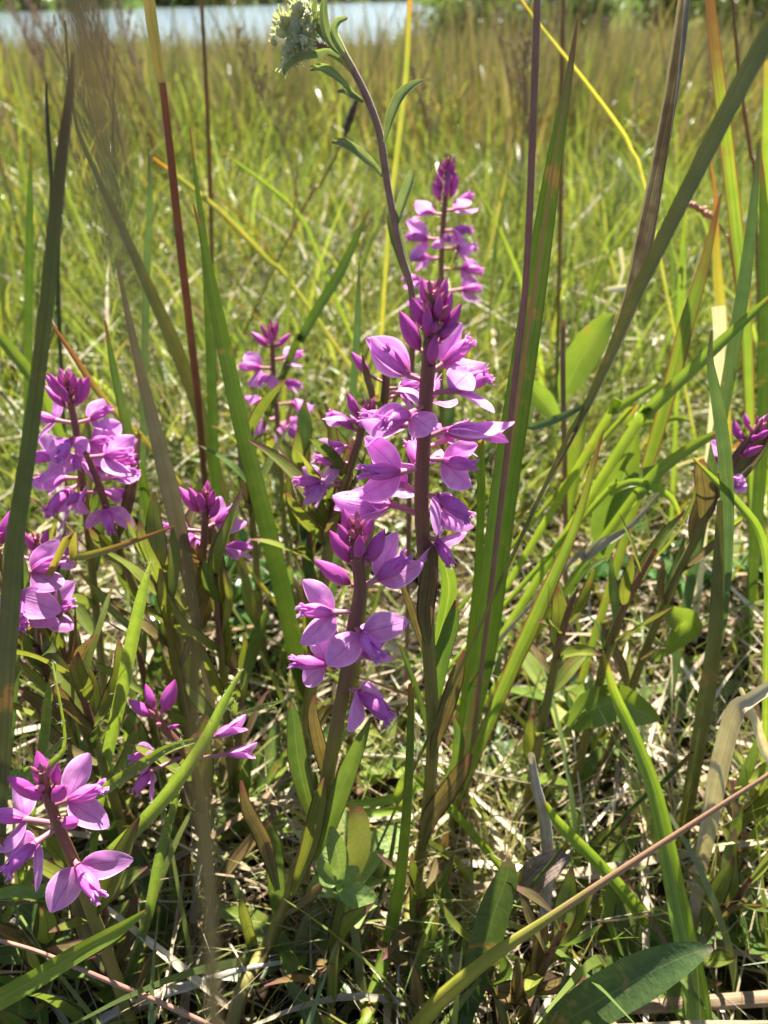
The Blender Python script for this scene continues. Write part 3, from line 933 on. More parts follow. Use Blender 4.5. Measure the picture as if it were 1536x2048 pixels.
B('sedge', 'wide green blade leaning left behind the left milkwort', 'g_bright',
  [(-20, 650, 20), (30, 710, 24), (75, 770, 24), (110, 850, 22)], .16)
# hairy blades lower left
HL = [([(300, 1128, 6), (284, 1190, 22), (262, 1290, 26), (240, 1400, 26), (215, 1510, 22), (205, 1570, 16)], .082, 'upright hairy green blade behind the lower left flower'),
      ([(482, 1340, 5), (450, 1400, 18), (410, 1480, 24), (350, 1570, 28), (280, 1650, 28), (190, 1730, 26), (80, 1785, 24), (-20, 1800, 22)], .064, 'long arching hairy blade sweeping right over the lower left flower'),
      ([(400, 1478, 10), (330, 1500, 18), (260, 1545, 22), (215, 1575, 22), (120, 1660, 18)], .07, 'hairy blade branching below the long arching one'),
      ([(570, 1400, 3), (530, 1412, 10), (470, 1432, 12), (430, 1440, 12)], .08, 'short pointed hairy blade left of the second milkwort stem'),
      ([(110, 1330, 6), (96, 1400, 18), (88, 1480, 20), (70, 1580, 16)], .08, 'small hairy blade between the left stems'),
      ([(105, 1325, 4), (130, 1480, 6), (100, 1530, 18), (40, 1580, 22), (-30, 1640, 22)], .07, 'hairy blade lying behind the lower left buds'),
      ([(362, 1560, 6), (340, 1640, 18), (318, 1720, 20), (296, 1830, 20), (260, 1940, 16)], .066, 'narrow hairy blade standing in the lower left litter'),
      ([(128, 1480, 8), (60, 1540, 20), (-20, 1600, 22)], .075, 'bright hairy blade leaving the picture behind the lower left buds')]
for pts, Y, lab in HL:
    o = B('hairy_sedge', lab, 'hairy', pts, Y, fold=.7, nc=5)
    # fine hairs along the blade
    me = o.data
    nv = len(me.vertices)
    co = np.empty(nv * 3, np.float32); me.vertices.foreach_get('co', co); co = co.reshape(-1, 3)
    idx = rng.integers(0, nv, 260)
    root = co[idx] + rng.normal(size=(260, 3)) * .00015
    hv, hf, hu, hk = blades(root, ua(0, TAU, 260), ua(.0004, .0009, 260), ua(.2, 1.6, 260), ua(-.4, .4, 260), np.full(260, .00007), 2,
                            np.tile([[.5, .55, .35]], (260, 1)), np.tile([[.6, .62, .45]], (260, 1)))
    hh = obj('hairs', mesh('hairs', hv, hf, hu, hk), M['bulk'], o)
    hh['kind'] = 'stuff'
B('sedge', 'blurred light green blade across the lower left corner', 'g_bright',
  [(292, 1822, 8), (230, 1865, 28), (150, 1910, 34), (60, 1965, 38), (-40, 2020, 40)], .045, fold=.3, ground=False)
rod('grass_stalk', 'blurred brown stem slanting down across the bottom left', 'purple_stem',
    [(-40, 1870, 8), (80, 1905, 9), (200, 1955, 10), (320, 2005, 11), (440, 2060, 11)], .05, ground=False)
rod('dry_stalk', 'pale grey dead stalk lying across the bottom left litter', 'straw_grey',
    [(560, 1925, 8), (480, 1940, 10), (400, 1965, 18), (330, 1985, 20), (260, 2010, 20), (200, 2040, 16)], .062, cat='dead stalk', ground=False)
B('dead_sedge', 'very near blurred grey-brown blade rising past the lens at the left', 'g_near',
  [(110, -200, 62), (150, 0, 70), (190, 200, 70), (225, 420, 50), (262, 620, 24), (300, 820, 14), (345, 1060, 12), (385, 1300, 14), (402, 1550, 20), (415, 1750, 27), (425, 1950, 28), (432, 2200, 26)], .0135, fold=.2, cat='dead blade', ground=False)

# broad leaf plants on the right
root = empty('broad_leaf_plant', W(1130, 960, .15), 'red stemmed plant with broad ovate leaves right of the keeled blade', 'plant')
root.location.z = 0


def sub(parent, o):
    o.parent = parent
    o.location = Vector(o.location) - parent.location
    return o


def leaf_at(parent, mat, pts, Y, fold=.3, nc=7, n=16, tw=(0, 0), wave=0.0, name='leaf', face=None):
    o = blade(name, None, mat, pts, Y, fold=fold, nc=nc, n=n, tw=tw, ground=False, wave=wave, parent=parent, face=face)
    o.location = Vector(o.location) - parent.location
    return o


o = rod('stem', None, 'purple_stem', [(1127, 640, 9), (1126, 740, 10), (1128, 860, 11), (1130, 960, 10)], .15, parent=root)
o.location = Vector(o.location) - root.location
leaf_at(root, 'broad', [(1228, 628, 4), (1210, 645, 40), (1185, 680, 62), (1160, 720, 66), (1140, 760, 50), (1128, 790, 20), (1126, 815, 8)], .15)
leaf_at(root, 'broad', [(1040, 760, 6), (1062, 775, 36), (1085, 800, 44), (1105, 825, 30), (1122, 850, 8)], .155)
leaf_at(root, 'broad', [(1180, 800, 8), (1165, 850, 40), (1155, 910, 54), (1148, 970, 44), (1138, 1040, 10)], .15, tw=(50, 50))
root = empty('broad_leaf_plant', W(1210, 1080, .135), 'low plant with broad veined leaves under the slender yellow-green blade', 'plant')
root.location.z = 0
leaf_at(root, 'broad', [(1275, 868, 6), (1262, 905, 40), (1245, 960, 62), (1225, 1010, 70), (1212, 1060, 60), (1205, 1120, 20)], .135)
leaf_at(root, 'broad', [(1330, 930, 6), (1290, 952, 36), (1255, 985, 48), (1225, 1040, 30), (1205, 1110, 10)], .132, tw=(40, 40))
leaf_at(root, 'broad', [(1320, 1440, 6), (1285, 1425, 50), (1235, 1405, 80), (1180, 1420, 70), (1140, 1455, 20)], .10, tw=(-20, 0), wave=.08)
leaf_at(root, 'broad', [(1330, 1210, 10), (1350, 1230, 50), (1375, 1250, 60), (1345, 1290, 30), (1310, 1320, 10)], .11, tw=(30, 0))

# grey-green herb with a nodding seed head
root = empty('nodding_herb', (0, 0, 0), 'tall brown stemmed herb with a nodding pale green seed head', 'herb')
st_pts = [(668, 72, 22), (690, 112, 17), (712, 150, 15), (738, 205, 16), (758, 262, 16), (767, 315, 16), (775, 370, 15), (786, 430, 14), (800, 500, 14), (822, 575, 14), (826, 660, 13), (822, 760, 12), (820, 900, 12)]
YH = .135
P, wd = trace(st_pts, YH)
root.location = P[0]
sp, w = resample(P, wd, 40)
v, f, uv = tube_geo(sp - P[0], w * .5, 9)
obj('stem', mesh('stem', v, f, uv), M['herb_stem'], root)
for pts, tw in [
    ([(663, 283, 6), (685, 282, 17), (712, 296, 19), (735, 315, 19), (752, 332, 12), (766, 352, 8)], 20),
    ([(848, 160, 4), (826, 172, 16), (802, 195, 24), (785, 232, 22), (774, 270, 10), (770, 285, 6)], 30),
    ([(828, 340, 5), (820, 365, 20), (806, 405, 22), (795, 440, 16), (790, 460, 8)], 20),
    ([(786, 398, 6), (783, 430, 24), (790, 470, 28), (805, 520, 22), (820, 575, 8)], -10),
    ([(566, 150, 6), (570, 130, 16), (595, 108, 20), (630, 103, 18), (655, 98, 12), (680, 110, 8)], 40),
    ([(640, 92, 8), (662, 98, 24), (685, 112, 24), (702, 140, 10)], 10),
    ([(695, 36, 5), (676, 42, 14), (668, 60, 15), (674, 82, 12), (688, 105, 6)], 0),
    ([(652, -20, 8), (647, 20, 16), (652, 60, 20), (664, 90, 12), (680, 108, 6)], 0),
    ([(636, -20, 8), (632, 20, 14), (640, 55, 16), (660, 90, 8)], 40),
    ([(620, 138, 8), (640, 134, 14), (660, 142, 18), (682, 160, 12), (705, 185, 8), (728, 203, 6)], 0),
    ([(675, 182, 6), (690, 178, 14), (700, 185, 14), (728, 203, 6)], 30)]:
    leaf_at(root, 'herb', pts, YH + rng.uniform(-.006, .006), fold=.8, tw=(tw, tw))
hc = W(594, 62, YH)
hd = depth(hc) / FPX
fl = []
for k in range(9):      # one floret: a swollen cup with a frayed rim
    a = k * TAU / 9
    b0 = np.array([.45 * math.cos(a), .45 * math.sin(a), .55])
    e0 = np.array([.75 * math.cos(a + .3), .75 * math.sin(a + .3), 1.15 + .2 * math.sin(k * 2.4)])
    sp = catmull([b0, (b0 + e0) / 2 + [.1 * math.cos(a), .1 * math.sin(a), .1], e0], 4)
    s_, n_ = frames(sp, np.array([math.cos(a), math.sin(a), 0]))
    fl.append(ribbon_geo(sp, np.array([.34, .32, .24, .06]), s_, n_, .6, 3))
th = np.linspace(0, np.pi, 8)
fl.append(tube_geo(np.stack([np.zeros(8), np.zeros(8), -.75 * np.cos(th)], -1), np.maximum(np.sin(th), .03) * .55, 9))
FLORET = mesh('floret', *join(fl))
th = np.linspace(0, np.pi, 10)
cr = []
for (cx, cy, rr) in [(594, 58, 26), (586, 88, 18), (602, 22, 24)]:
    cpt = np.array(W(cx, cy, YH))
    sp = np.stack([np.full(10, cpt[0]), np.full(10, cpt[1]), cpt[2] - np.cos(th) * rr * hd], -1)
    cr.append(tube_geo(sp - np.array(root.location), np.maximum(np.sin(th), .02) * rr * hd * .9, 10))
obj('head_core', mesh('head_core', *join(cr)), M['herb_head'], root)
k = 0
while k < 52:
    d = Vector(rng.normal(size=3)).normalized()
    if d.x * .55 + d.z * -.25 > .62:
        continue
    rr = .72 + .28 * random.random()
    ctr = Vector(hc) + Vector((d.x * 40 - d.z * -14, d.y * 36, d.z * 54)) * hd * rr * random.uniform(.85, 1.25)
    o = obj('floret', FLORET, M['herb_head'], root)
    sc = random.uniform(8, 19) * hd
    o.matrix_local = Matrix.Translation(ctr - root.location) @ (d + Vector(rng.normal(size=3)) * .6).to_track_quat('Z', 'Y').to_matrix().to_4x4() @ Matrix.Scale(sc, 4)
    k += 1
o = rod('branch', None, 'herb_stem', [(612, 78, 14), (640, 92, 12), (668, 88, 10)], YH, parent=root, ground=False)
o.location = Vector(o.location) - root.location

# dark sedge spike and pink seed spike
root = empty('sedge_stalk', (0, 0, 0), 'dark sedge spike on a thin stalk behind the herb', 'sedge')
P, wd = trace([(716, 190, 3), (706, 220, 15), (696, 250, 15), (690, 272, 5)], .30, ground=False)
P2, wd2 = trace([(690, 272, 4), (672, 310, 5), (640, 370, 5), (600, 430, 5)], .30)
root.location = P2[0]
sp, w = resample(P, wd, 14)
v, f, uv = tube_geo(sp - P2[0], w * .5 * (1 + .18 * np.sin(np.arange(14) * 2.4)), 8)
obj('spike', mesh('spike', v, f, uv), M['spike'], root)
sp, w = resample(P2, wd2, 16)
v, f, uv = tube_geo(sp - P2[0], w * .5, 6)
obj('stalk', mesh('stalk', v, f, uv), M['brown_stem'], root)
root = empty('pink_seed_spike', (0, 0, 0), 'small pink seed spike leaning left at the red edged blade', 'seed spike')
P, wd = trace([(1378, 408, 4), (1400, 418, 4), (1424, 432, 4), (1450, 470, 4), (1470, 560, 4)], .20)
root.location = P[0]
sp, w = resample(P, wd, 20)
v, f, uv = tube_geo(sp - P[0], w * .5, 6)
obj('stalk', mesh('stalk', v, f, uv), M['brown_stem'], root)
grain_me = None
for i in range(13):
    q = np.array(W(1378 + i * 3.6, 408 + i * 1.9 + rng.uniform(-5, 5), .20 + rng.uniform(-.002, .002)))
    th = np.linspace(0, np.pi, 6)
    if grain_me is None:
        sp = np.stack([np.cos(th) * .0011, np.zeros(6), np.zeros(6)], -1)
        v, f, uv = tube_geo(sp, np.maximum(np.sin(th), .05) * .00065, 6)
        grain_me = mesh('grain', v, f, uv)
    o = obj('grain', grain_me, M['seedred'], root)
    o.location = q - P[0]
    o.rotation_euler = (rng.uniform(-1, 1), rng.uniform(-1, 1), rng.uniform(-1, 1))


# ------------------------------------------------------------------ milkwort
def wing_mesh(L, Wd, cup, bend, seed):
    r = random.Random(seed)
    nl, nc = 12, 9
    t = np.linspace(0, 1, nl)
    prof = np.sin(np.pi * np.clip(t, 0, 1) ** .92) ** .62
    prof = prof * (1 - .06 * t)
    prof[0] = .12
    prof[-1] = .10
    u = np.linspace(-1, 1, nc)
    Uu, T = np.meshgrid(u, t)
    hw = Wd * .5 * prof[:, None] * np.ones_like(Uu)
    x = L * T
    z = hw * Uu * (1 + .06 * np.sin(5 * T + r.random() * 6))
    y = cup * Wd * (Uu ** 2) * prof[:, None] + bend * L * T ** 2 + .035 * Wd * np.sin(7 * T + 3 * Uu + r.random() * 6) * prof[:, None]
    v = np.stack([x, y, z], -1).reshape(-1, 3)
    return mesh('wing', v, gridfaces(nl, nc), np.stack([(Uu + 1) / 2, T], -1).reshape(-1, 2))


# unit meshes for a wing 1 long; flower scaled by wing length
WINGS = [wing_mesh(1, .62 + .025 * i, (.16, -.12, .22)[i % 3], .14 - .09 * (i % 4), i) for i in range(6)]
CLOSEW = [wing_mesh(1, .66, -.34, -.12, 20 + i) for i in range(3)]


def loft(prof, nseg=12, squash=1.0, grooves=0, gd=0.0, bendz=0.0):
    """prof: (x, r); closed loft along x"""
    P = np.array(prof)
    a = np.linspace(0, TAU, nseg, endpoint=False)
    V, UV = [], []
    for i, (x, r_) in enumerate(P):
        rr = r_ * (1 - gd * (np.cos(a * grooves) ** 8 if grooves else 0))
        V.append(np.stack([np.full(nseg, x), rr * np.cos(a), rr * np.sin(a) * squash + bendz * x * x], 1))
        UV.append(np.stack([a / TAU, np.full(nseg, i / (len(P) - 1))], 1))
    return np.concatenate(V), gridfaces(len(P), nseg, True), np.concatenate(UV)


kv = loft([(0, .02), (.02, .075), (.12, .10), (.3, .125), (.5, .145), (.60, .15), (.70, .13), (.77, .09), (.79, .01)], 14, .95, 2, .22, .12)
pet = []
for s in (-1, 1):   # the two upper petals lying along the keel
    nl = 8
    t = np.linspace(0, 1, nl)
    sp = np.stack([.08 + .66 * t, s * (.06 + .07 * np.sin(t * 2.6)), .09 + .10 * np.sin(t * 2.8) + .05 * t * t], -1)
    sd_, nn_ = frames(sp, np.array([0, s * .7, .7]))
    pet.append(ribbon_geo(sp, .27 * np.sin(np.pi * np.clip(t, .06, .97) ** .7) ** .7 + .01, sd_, nn_, -.5, 5))
KEEL = mesh('corolla', *join([kv] + pet))
fr = []
frr = random.Random(3)
for i in range(22):
    a = frr.uniform(0, TAU)
    op = frr.uniform(.15, .75)
    ln = frr.uniform(.14, .27)
    d = np.array([math.cos(op), math.sin(op) * math.cos(a), math.sin(op) * math.sin(a)])
    b0 = np.array([.68, .07 * math.cos(a), .10 + .06 * math.sin(a)])
    p1 = b0 + d * ln * .5
    p2 = b0 + d * ln + np.array([0, 0, frr.uniform(-.05, .05)])
    fr.append(tube_geo(catmull([b0, p1, p2], 5), np.array([.022, .022, .018, .016, .006]), 5))
    if i % 2 == 0:
        fr.append(tube_geo(catmull([p1, p1 + d * ln * .3 + np.array([0, frr.uniform(-.06, .06), frr.uniform(-.06, .06)])], 3), np.array([.016, .014, .005]), 4))
FRINGE = mesh('fringe', *join(fr))
BUDS = []
for i in range(3):
    fat = (.19, .215, .235)[i]
    th = np.linspace(0, 1, 12)
    prof = [(x, max(.012, fat * math.sin(math.pi * x ** .85) ** .8 * (1 - .12 * x))) for x in th]
    BUDS.append(mesh('bud', *loft(prof, 16, .82, 1, .24)))
small_sep = []
for s in (-1, 0, 1):
    t = np.linspace(0, 1, 6)
    sp = np.stack([.28 * t, s * .10 * np.sin(t * 2), np.full(6, -.08 if s == 0 else .05) - .05 * t], -1)
    a_, b_ = frames(sp, np.array([0, s, -1 if s == 0 else .6]) + .01)
    small_sep.append(ribbon_geo(sp, .12 * np.sin(np.pi * np.clip(t, .1, .97)), a_, b_, -.4, 3))
SEPAL = mesh('sepal', *join(small_sep))


def rot_to(az, pitch, roll):
    return Matrix.Rotation(R(az), 4, 'Z') @ Matrix.Rotation(-R(pitch), 4, 'Y') @ Matrix.Rotation(R(roll), 4, 'X')


def rel_tube(name, p0, p1, inv, rad, parent, mat, sag=.0):
    a, b = Vector(p0), Vector(p1)
    mid = (a + b) / 2 + Vector((0, 0, sag))
    q = [np.array(inv @ a), np.array(inv @ mid), np.array(inv @ b)]
    sc = inv.to_scale()[0]
    v, f, uv = tube_geo(catmull(q, 6), np.array([1, .9, .9, .9, 1.0, 1.3]) * rad * sc, 6)
    obj(name, mesh(name, v, f, uv), M[mat], parent)


def flower(root, sp_pt, az, pitch, roll, L, spread, ped, dr=0.0, fringe=True):
    """an open flower; sp_pt: point on the stem; az 0 right, 90 away, -90 to the viewer"""
    L *= .86 * random.uniform(.9, 1.08)
    ped *= .95
    p0 = Vector(sp_pt)
    dirh = Vector((math.cos(R(az)), math.sin(R(az)), math.sin(R(dr))))
    base = p0 + dirh * ped
    m = Matrix.Translation(base - root.location) @ rot_to(az, pitch, roll) @ Matrix.Scale(L, 4)
    o = obj('flower', KEEL, M['keel'], root, m)
    wm = [random.choice(WINGS) if spread > 22 else random.choice(CLOSEW) for _ in range(2)]
    for s, me in zip((1, -1), wm):
        sprd = spread * random.uniform(.85, 1.15)
        tl = random.uniform(42, 66) if spread > 22 else random.uniform(0, 12)
        mm = Matrix.Translation((.03, s * .03, 0)) @ Matrix.Rotation(R(s * sprd), 4, 'Z') @ Matrix.Rotation(R(random.uniform(0, 22) if spread > 22 else 0), 4, 'Y') @ Matrix.Rotation(R(-s * tl), 4, 'X')
        if s < 0:
            mm = mm @ Matrix.Scale(-1, 4, (0, 1, 0))
        mm = mm @ Matrix.Scale(random.uniform(.88, 1.05), 4) @ Matrix.Scale(random.uniform(.88, 1.08), 4, (0, 0, 1))
        if spread <= 22:
            mm = mm @ Matrix.Scale(1.16, 4)
        w_ = obj('wing', me, M['wing'], o, mm)
    obj('sepal', SEPAL, M['pedicel'], o)
    if fringe:
        obj('fringe', FRINGE, M['fringe'], o)
    inv = (Matrix.Translation(root.location) @ m).inverted()
    rel_tube('pedicel', p0, base + (base - p0) * .08, inv, .00035 * L / .0075 + .00012, o, 'pedicel')
    return o


def bud(root, sp_pt, az, pitch, L, kind=1, ped=.0012, mat='bud'):
    L *= .9 * random.uniform(.92, 1.08)
    p0 = Vector(sp_pt)
    d = Vector((math.cos(R(az)), math.sin(R(az)), .35))
    base = p0 + d * ped
    m = Matrix.Translation(base - root.location) @ rot_to(az, pitch, random.uniform(0, 360)) @ Matrix.Scale(L, 4)
    o = obj('bud', BUDS[kind], M[mat] if False else None, root, m)
    if not BUDS[kind].materials:
        BUDS[kind].materials.append(M['bud'])
    if mat != 'bud':
        o.material_slots[0].link = 'OBJECT'
        o.material_slots[0].material = M[mat]
    inv = (Matrix.Translation(root.location) @ m).inverted()
    rel_tube('pedicel', p0, base, inv, .00028, o, 'pedicel')
    return o


def leaf3(root, base, az, pitch, L, Wd, mat, curl=.4, roll=0, name='leaf', wave=.05, fold=.35):
    """lanceolate leaf from base outward; az as above, pitch above the horizontal"""
    n = 14
    t = np.linspace(0, 1, n)
    el = R(pitch) + curl * (t - .3) * 1.2
    step = L / (n - 1)
    hx = np.cumsum(np.cos(el)) * step - np.cos(el[0]) * step
    hz = np.cumsum(np.sin(el)) * step - np.sin(el[0]) * step
    yaw = R(az) + R(roll) * 0
    wob = .04 * L * np.sin(t * 5 + random.random() * 6) * t
    ca, sa = math.cos(yaw), math.sin(yaw)
    sp = np.stack([hx * ca - wob * sa, hx * sa + wob * ca, hz], -1)
    face = np.stack([-np.sin(el) * ca, -np.sin(el) * sa, np.cos(el)], -1)
    s, nn = frames(sp, face, R(roll), R(roll) + random.uniform(-.5, .5))
    w = Wd * np.sin(np.pi * np.clip(t, .07, .985) ** .85) ** .75
    v, f, uv = ribbon_geo(sp, w, s, nn, fold, 5, wave, random.random() * 6)
    o = obj(name, mesh(name, v, f, uv), M[mat], root)
    o.location = Vector(base) - root.location
    return o


def milkwort(label, pts, Y, flowers=(), buds=(), tip=8, L=.0075, leaves=10, rad=(.0010, .00055), leaf_len=(.014, .024), lm=('mleaf', 'mleaf', 'mleafp', 'mleafg'), tipsize=.0022, leaf_from=.05, leaf_to=.50, name='milkwort'):
    """pts: (px, py[, Y]) from the top of the stem to its foot"""
    P, wd = trace([(q[0], q[1], 10, (q[2] if len(q) > 2 else Y)) for q in pts], Y)
    foot = Vector(P[0])
    root = empty(name, foot, label, 'flower', 'pink milkworts in the meadow')
    n = 60
    sp = catmull(P, n)
    v, f, uv = tube_geo(sp - P[0], np.linspace(rad[0], rad[1], n), 9)
    obj('stem', mesh('stem', v, f, uv), M['mstem'], root)
    pr = np.array([proj(p) for p in sp])

    def at(py):
        return Vector(sp[int(np.argmin(np.abs(pr[:, 1] - py)))])
    for fl in flowers:
        py, az, pitch, roll, spread = fl[:5]
        sz = fl[5] if len(fl) > 5 else 1.0
        ped = fl[6] if len(fl) > 6 else .0028
        dr = fl[7] if len(fl) > 7 else 5
        flower(root, at(py), az, pitch, roll, L * sz, spread, ped, dr)
    for b in buds:
        py, az, pitch, ln = b[:4]
        bud(root, at(py), az, pitch, L * ln, kind=random.choice((0, 1, 2)), ped=b[4] if len(b) > 4 else .0012)
    top = Vector(sp[-1])
    ax = (Vector(sp[-1]) - Vector(sp[-6])).normalized()
    for i in range(tip):
        q = i / max(1, tip - 1)
        az = i * 137.5
        pitch = 30 + 55 * q
        b = bud(root, top - ax * (tipsize * 1.9 * (1 - q)), az, pitch, tipsize * (1.25 - .55 * q), kind=i % 3, ped=.0004, mat='budtop' if q > .35 else 'bud')
    for i in range(leaves):
        q = leaf_from + (leaf_to - leaf_from) * (i + .5) / leaves
        b = Vector(sp[int(q * (n - 1))])
        az = i * 137.5 + random.uniform(-25, 25)
        leaf3(root, b, az, random.uniform(50, 74), random.uniform(*leaf_len) * (1.1 - .35 * q), random.uniform(.0026, .0042), random.choice(lm), curl=random.uniform(-.5, .6), roll=random.uniform(-25, 25))
    return root


# flowers: (stem py, az, pitch, roll, spread, size, pedicel, rise); buds: (stem py, az, pitch, length, pedicel)
milkwort('tallest pink milkwort on a thick brown stem in sharp focus', [(868, 585), (862, 680), (853, 780), (847, 900), (843, 1000), (849, 1120), (858, 1300), (866, 1480), (852, 1640), (832, 1760), (812, 1880)], .082,
         flowers=[(775, 168, 40, 60, 10, .86, .0022, 20), (790, -12, 24, -55, 48, .92, .0030, 10), (812, -128, 2, 8, 62, .95, .0034, 0), (838, 80, 8, 20, 45, .8, .004, 0),
                  (872, -8, 4, 70, 14, 1.05, .0026, 30), (938, 192, 10, -70, 34, 1.0, .0030, -5), (905, 40, 5, 10, 50, .85, .0036, 0),
                  (1022, 183, 3, 75, 16, 1.08, .0042, 30), (985, -28, -30, -25, 52, 1.0, .0024, 15), (1068, -30, -60, 30, 60, .75, .0022, 10), (1000, 130, 0, 60, 40, .85, .003, 0), (848, 176, 4, 50, 40, .9, .0026, 5), (925, -14, -4, 60, 30, .85, .0026, 5), (755, 25, 30, 40, 30, .75, .002, 20), (1040, 10, -30, -30, 50, .8, .002, 5), (960, 100, 5, 10, 50, .9, .003, 0)],
         buds=[(705, 170, 62, .72), (700, 15, 62, .74), (735, -80, 72, .62), (668, -110, 76, .6), (662, 100, 70, .6), (650, 20, 72, .52), (650, 190, 70, .5), (630, -70, 78, .46), (628, 130, 74, .44), (618, 40, 76, .4)],
         tip=14, L=.0079, leaves=0, rad=(.0013, .0008), tipsize=.0028)
MAIN = bpy.data.objects['milkwort']
for pts, Y, mat in [
    ([(835, 1080, 8), (860, 1100, 26), (858, 1160, 38), (850, 1230, 34), (855, 1290, 10)], .080, 'mleafp'),
    ([(902, 1060, 6), (888, 1110, 22), (898, 1170, 34), (890, 1230, 30), (872, 1290, 8)], .086, 'g_bright'),
    ([(912, 1200, 6), (902, 1250, 34), (885, 1310, 36), (870, 1380, 28), (864, 1420, 8)], .084, 'mleafg'),
    ([(928, 1300, 6), (915, 1350, 30), (895, 1410, 32), (875, 1470, 26), (864, 1520, 8)], .080, 'mleafp'),
    ([(943, 1508, 8), (925, 1540, 30), (890, 1590, 40), (858, 1640, 36), (843, 1700, 10)], .080, 'mleafp'),
    ([(796, 1150, 6), (812, 1190, 14), (832, 1250, 16), (852, 1310, 10)], .084, 'mleafp'),
    ([(800, 1290, 6), (815, 1330, 12), (840, 1400, 12), (856, 1470, 8)], .084, 'mleafg'),
    ([(905, 1430, 6), (918, 1480, 22), (905, 1540, 22), (868, 1600, 8)], .086, 'mleafg'),
    ([(895, 1660, 6), (885, 1700, 24), (868, 1760, 26), (835, 1830, 10)], .084, 'mleafp'),
    ([(790, 1850, 8), (800, 1880, 24), (815, 1930, 30), (850, 1960, 20), (835, 1900, 8)], .074, 'mleafg')]:
    leaf_at(MAIN, mat, pts, Y, fold=.35, nc=5, n=14, wave=.06)

milkwort('pink milkwort with pale wide open wings in front of the tallest one', [(712, 1050), (716, 1120), (720, 1185), (706, 1260), (690, 1365), (668, 1480), (640, 1620), (585, 1760), (540, 1880), (480, 1990)], .071,
         flowers=[(1228, 192, 14, -35, 48, .88, .0030, 8), (1180, 12, 38, 60, 24, .95, .0022, 30), (1252, -62, -2, 10, 66, .92, .0022, 10),
                  (1335, 178, 6, -62, 52, .98, .0028, 15), (1330, 40, 16, 30, 40, .85, .0026, 10), (1372, -36, -26, -25, 58, 1.02, .0026, 10), (1290, 130, -10, 30, 40, .8, .003, 0)],
         buds=[(1130, 165, 62, .74), (1135, 12, 66, .76), (1110, -80, 74, .62), (1180, 172, 38, .8), (1095, 90, 74, .5), (1090, 200, 70, .5), (1080, -20, 74, .45), (1075, 140, 74, .42)],
         tip=12, L=.0076, leaves=0, rad=(.0014, .00070), tipsize=.0027)
SEC = bpy.data.objects['milkwort.001']
for pts, Y, mat in [
    ([(580, 1405, 6), (588, 1440, 30), (596, 1520, 40), (612, 1590, 34), (628, 1650, 10)], .069, 'mleafg'),
    ([(740, 1440, 6), (718, 1490, 30), (690, 1560, 40), (655, 1650, 38), (625, 1720, 12)], .069, 'mleafg'),
    ([(650, 1555, 8), (640, 1600, 34), (622, 1680, 36), (598, 1750, 24), (585, 1790, 10)], .068, 'mleaf'),
    ([(630, 1390, 6), (626, 1430, 22), (640, 1500, 30), (652, 1560, 10)], .073, 'mleafp'),
    ([(482, 1560, 6), (495, 1620, 26), (530, 1690, 32), (555, 1780, 10)], .068, 'mleafp'),
    ([(535, 1640, 6), (545, 1690, 36), (552, 1770, 36), (555, 1840, 14)], .070, 'mleafg'),
    ([(480, 1790, 6), (488, 1830, 22), (505, 1890, 24), (520, 1930, 8)], .067, 'mleaf'),
    ([(648, 1765, 8), (632, 1780, 22), (600, 1810, 14), (570, 1830, 8)], .067, 'mleafp')]:
    leaf_at(SEC, mat, pts, Y, fold=.4, nc=5, n=14, wave=.05)

milkwort('slender pink milkwort farther back with a long tapering bud spike', [(897, 318), (893, 370), (889, 420), (884, 480), (882, 560), (880, 700), (885, 860), (890, 980)], .200,
         flowers=[(432, 172, 22, 50, 30, .9), (425, 10, 35, -40, 46, .95), (458, -20, 0, -20, 55, .85), (480, 190, 5, -50, 40, .95, .004), (474, -80, 0, 10, 60, .8), (495, -10, 0, -40, 45, .95, .004),
                  (520, 200, 0, 20, 55, .95, .003), (535, -5, -10, 40, 40, 1.0, .0055), (566, 180, 10, 40, 40, 1.0, .005), (590, 10, -5, 40, 40, 1.0, .006), (610, -170, -10, 40, 40, .9, .004)],
         buds=[(405, 165, 66, .8), (402, 20, 66, .75), (395, -90, 72, .7), (385, 150, 70, .65), (380, 10, 72, .62), (372, -80, 76, .55), (368, 90, 75, .5), (360, 190, 72, .45), (356, 20, 74, .42), (348, -60, 76, .36), (344, 130, 76, .34), (338, 240, 76, .3), (334, 0, 76, .28)],
         tip=10, L=.0080, leaves=9, tipsize=.0022)
milkwort('small pink milkwort with a round purple bud knot behind the long flat blade', [(542, 655), (545, 700), (548, 770), (556, 850), (562, 930), (570, 1060), (590, 1200)], .172,
         flowers=[(720, 5, 10, 30, 45, .95, .003), (735, 190, 5, -30, 48, .95, .003), (745, -110, -5, 0, 60, .8), (762, -20, -10, -30, 52, .95, .003), (798, 190, -10, 40, 45, 1.0, .004), (805, 0, -25, -45, 40, 1.05, .0045), (840, 195, -35, 20, 55, .95, .003), (845, -40, -35, -20, 50, .9, .003), (852, 60, -20, 0, 50, .9)],
         buds=[(696, 165, 40, .75), (698, 15, 40, .72), (685, -90, 66, .66), (680, 60, 70, .6), (676, 200, 70, .55), (672, -30, 72, .5)],
         tip=12, L=.0074, leaves=9, tipsize=.0027)
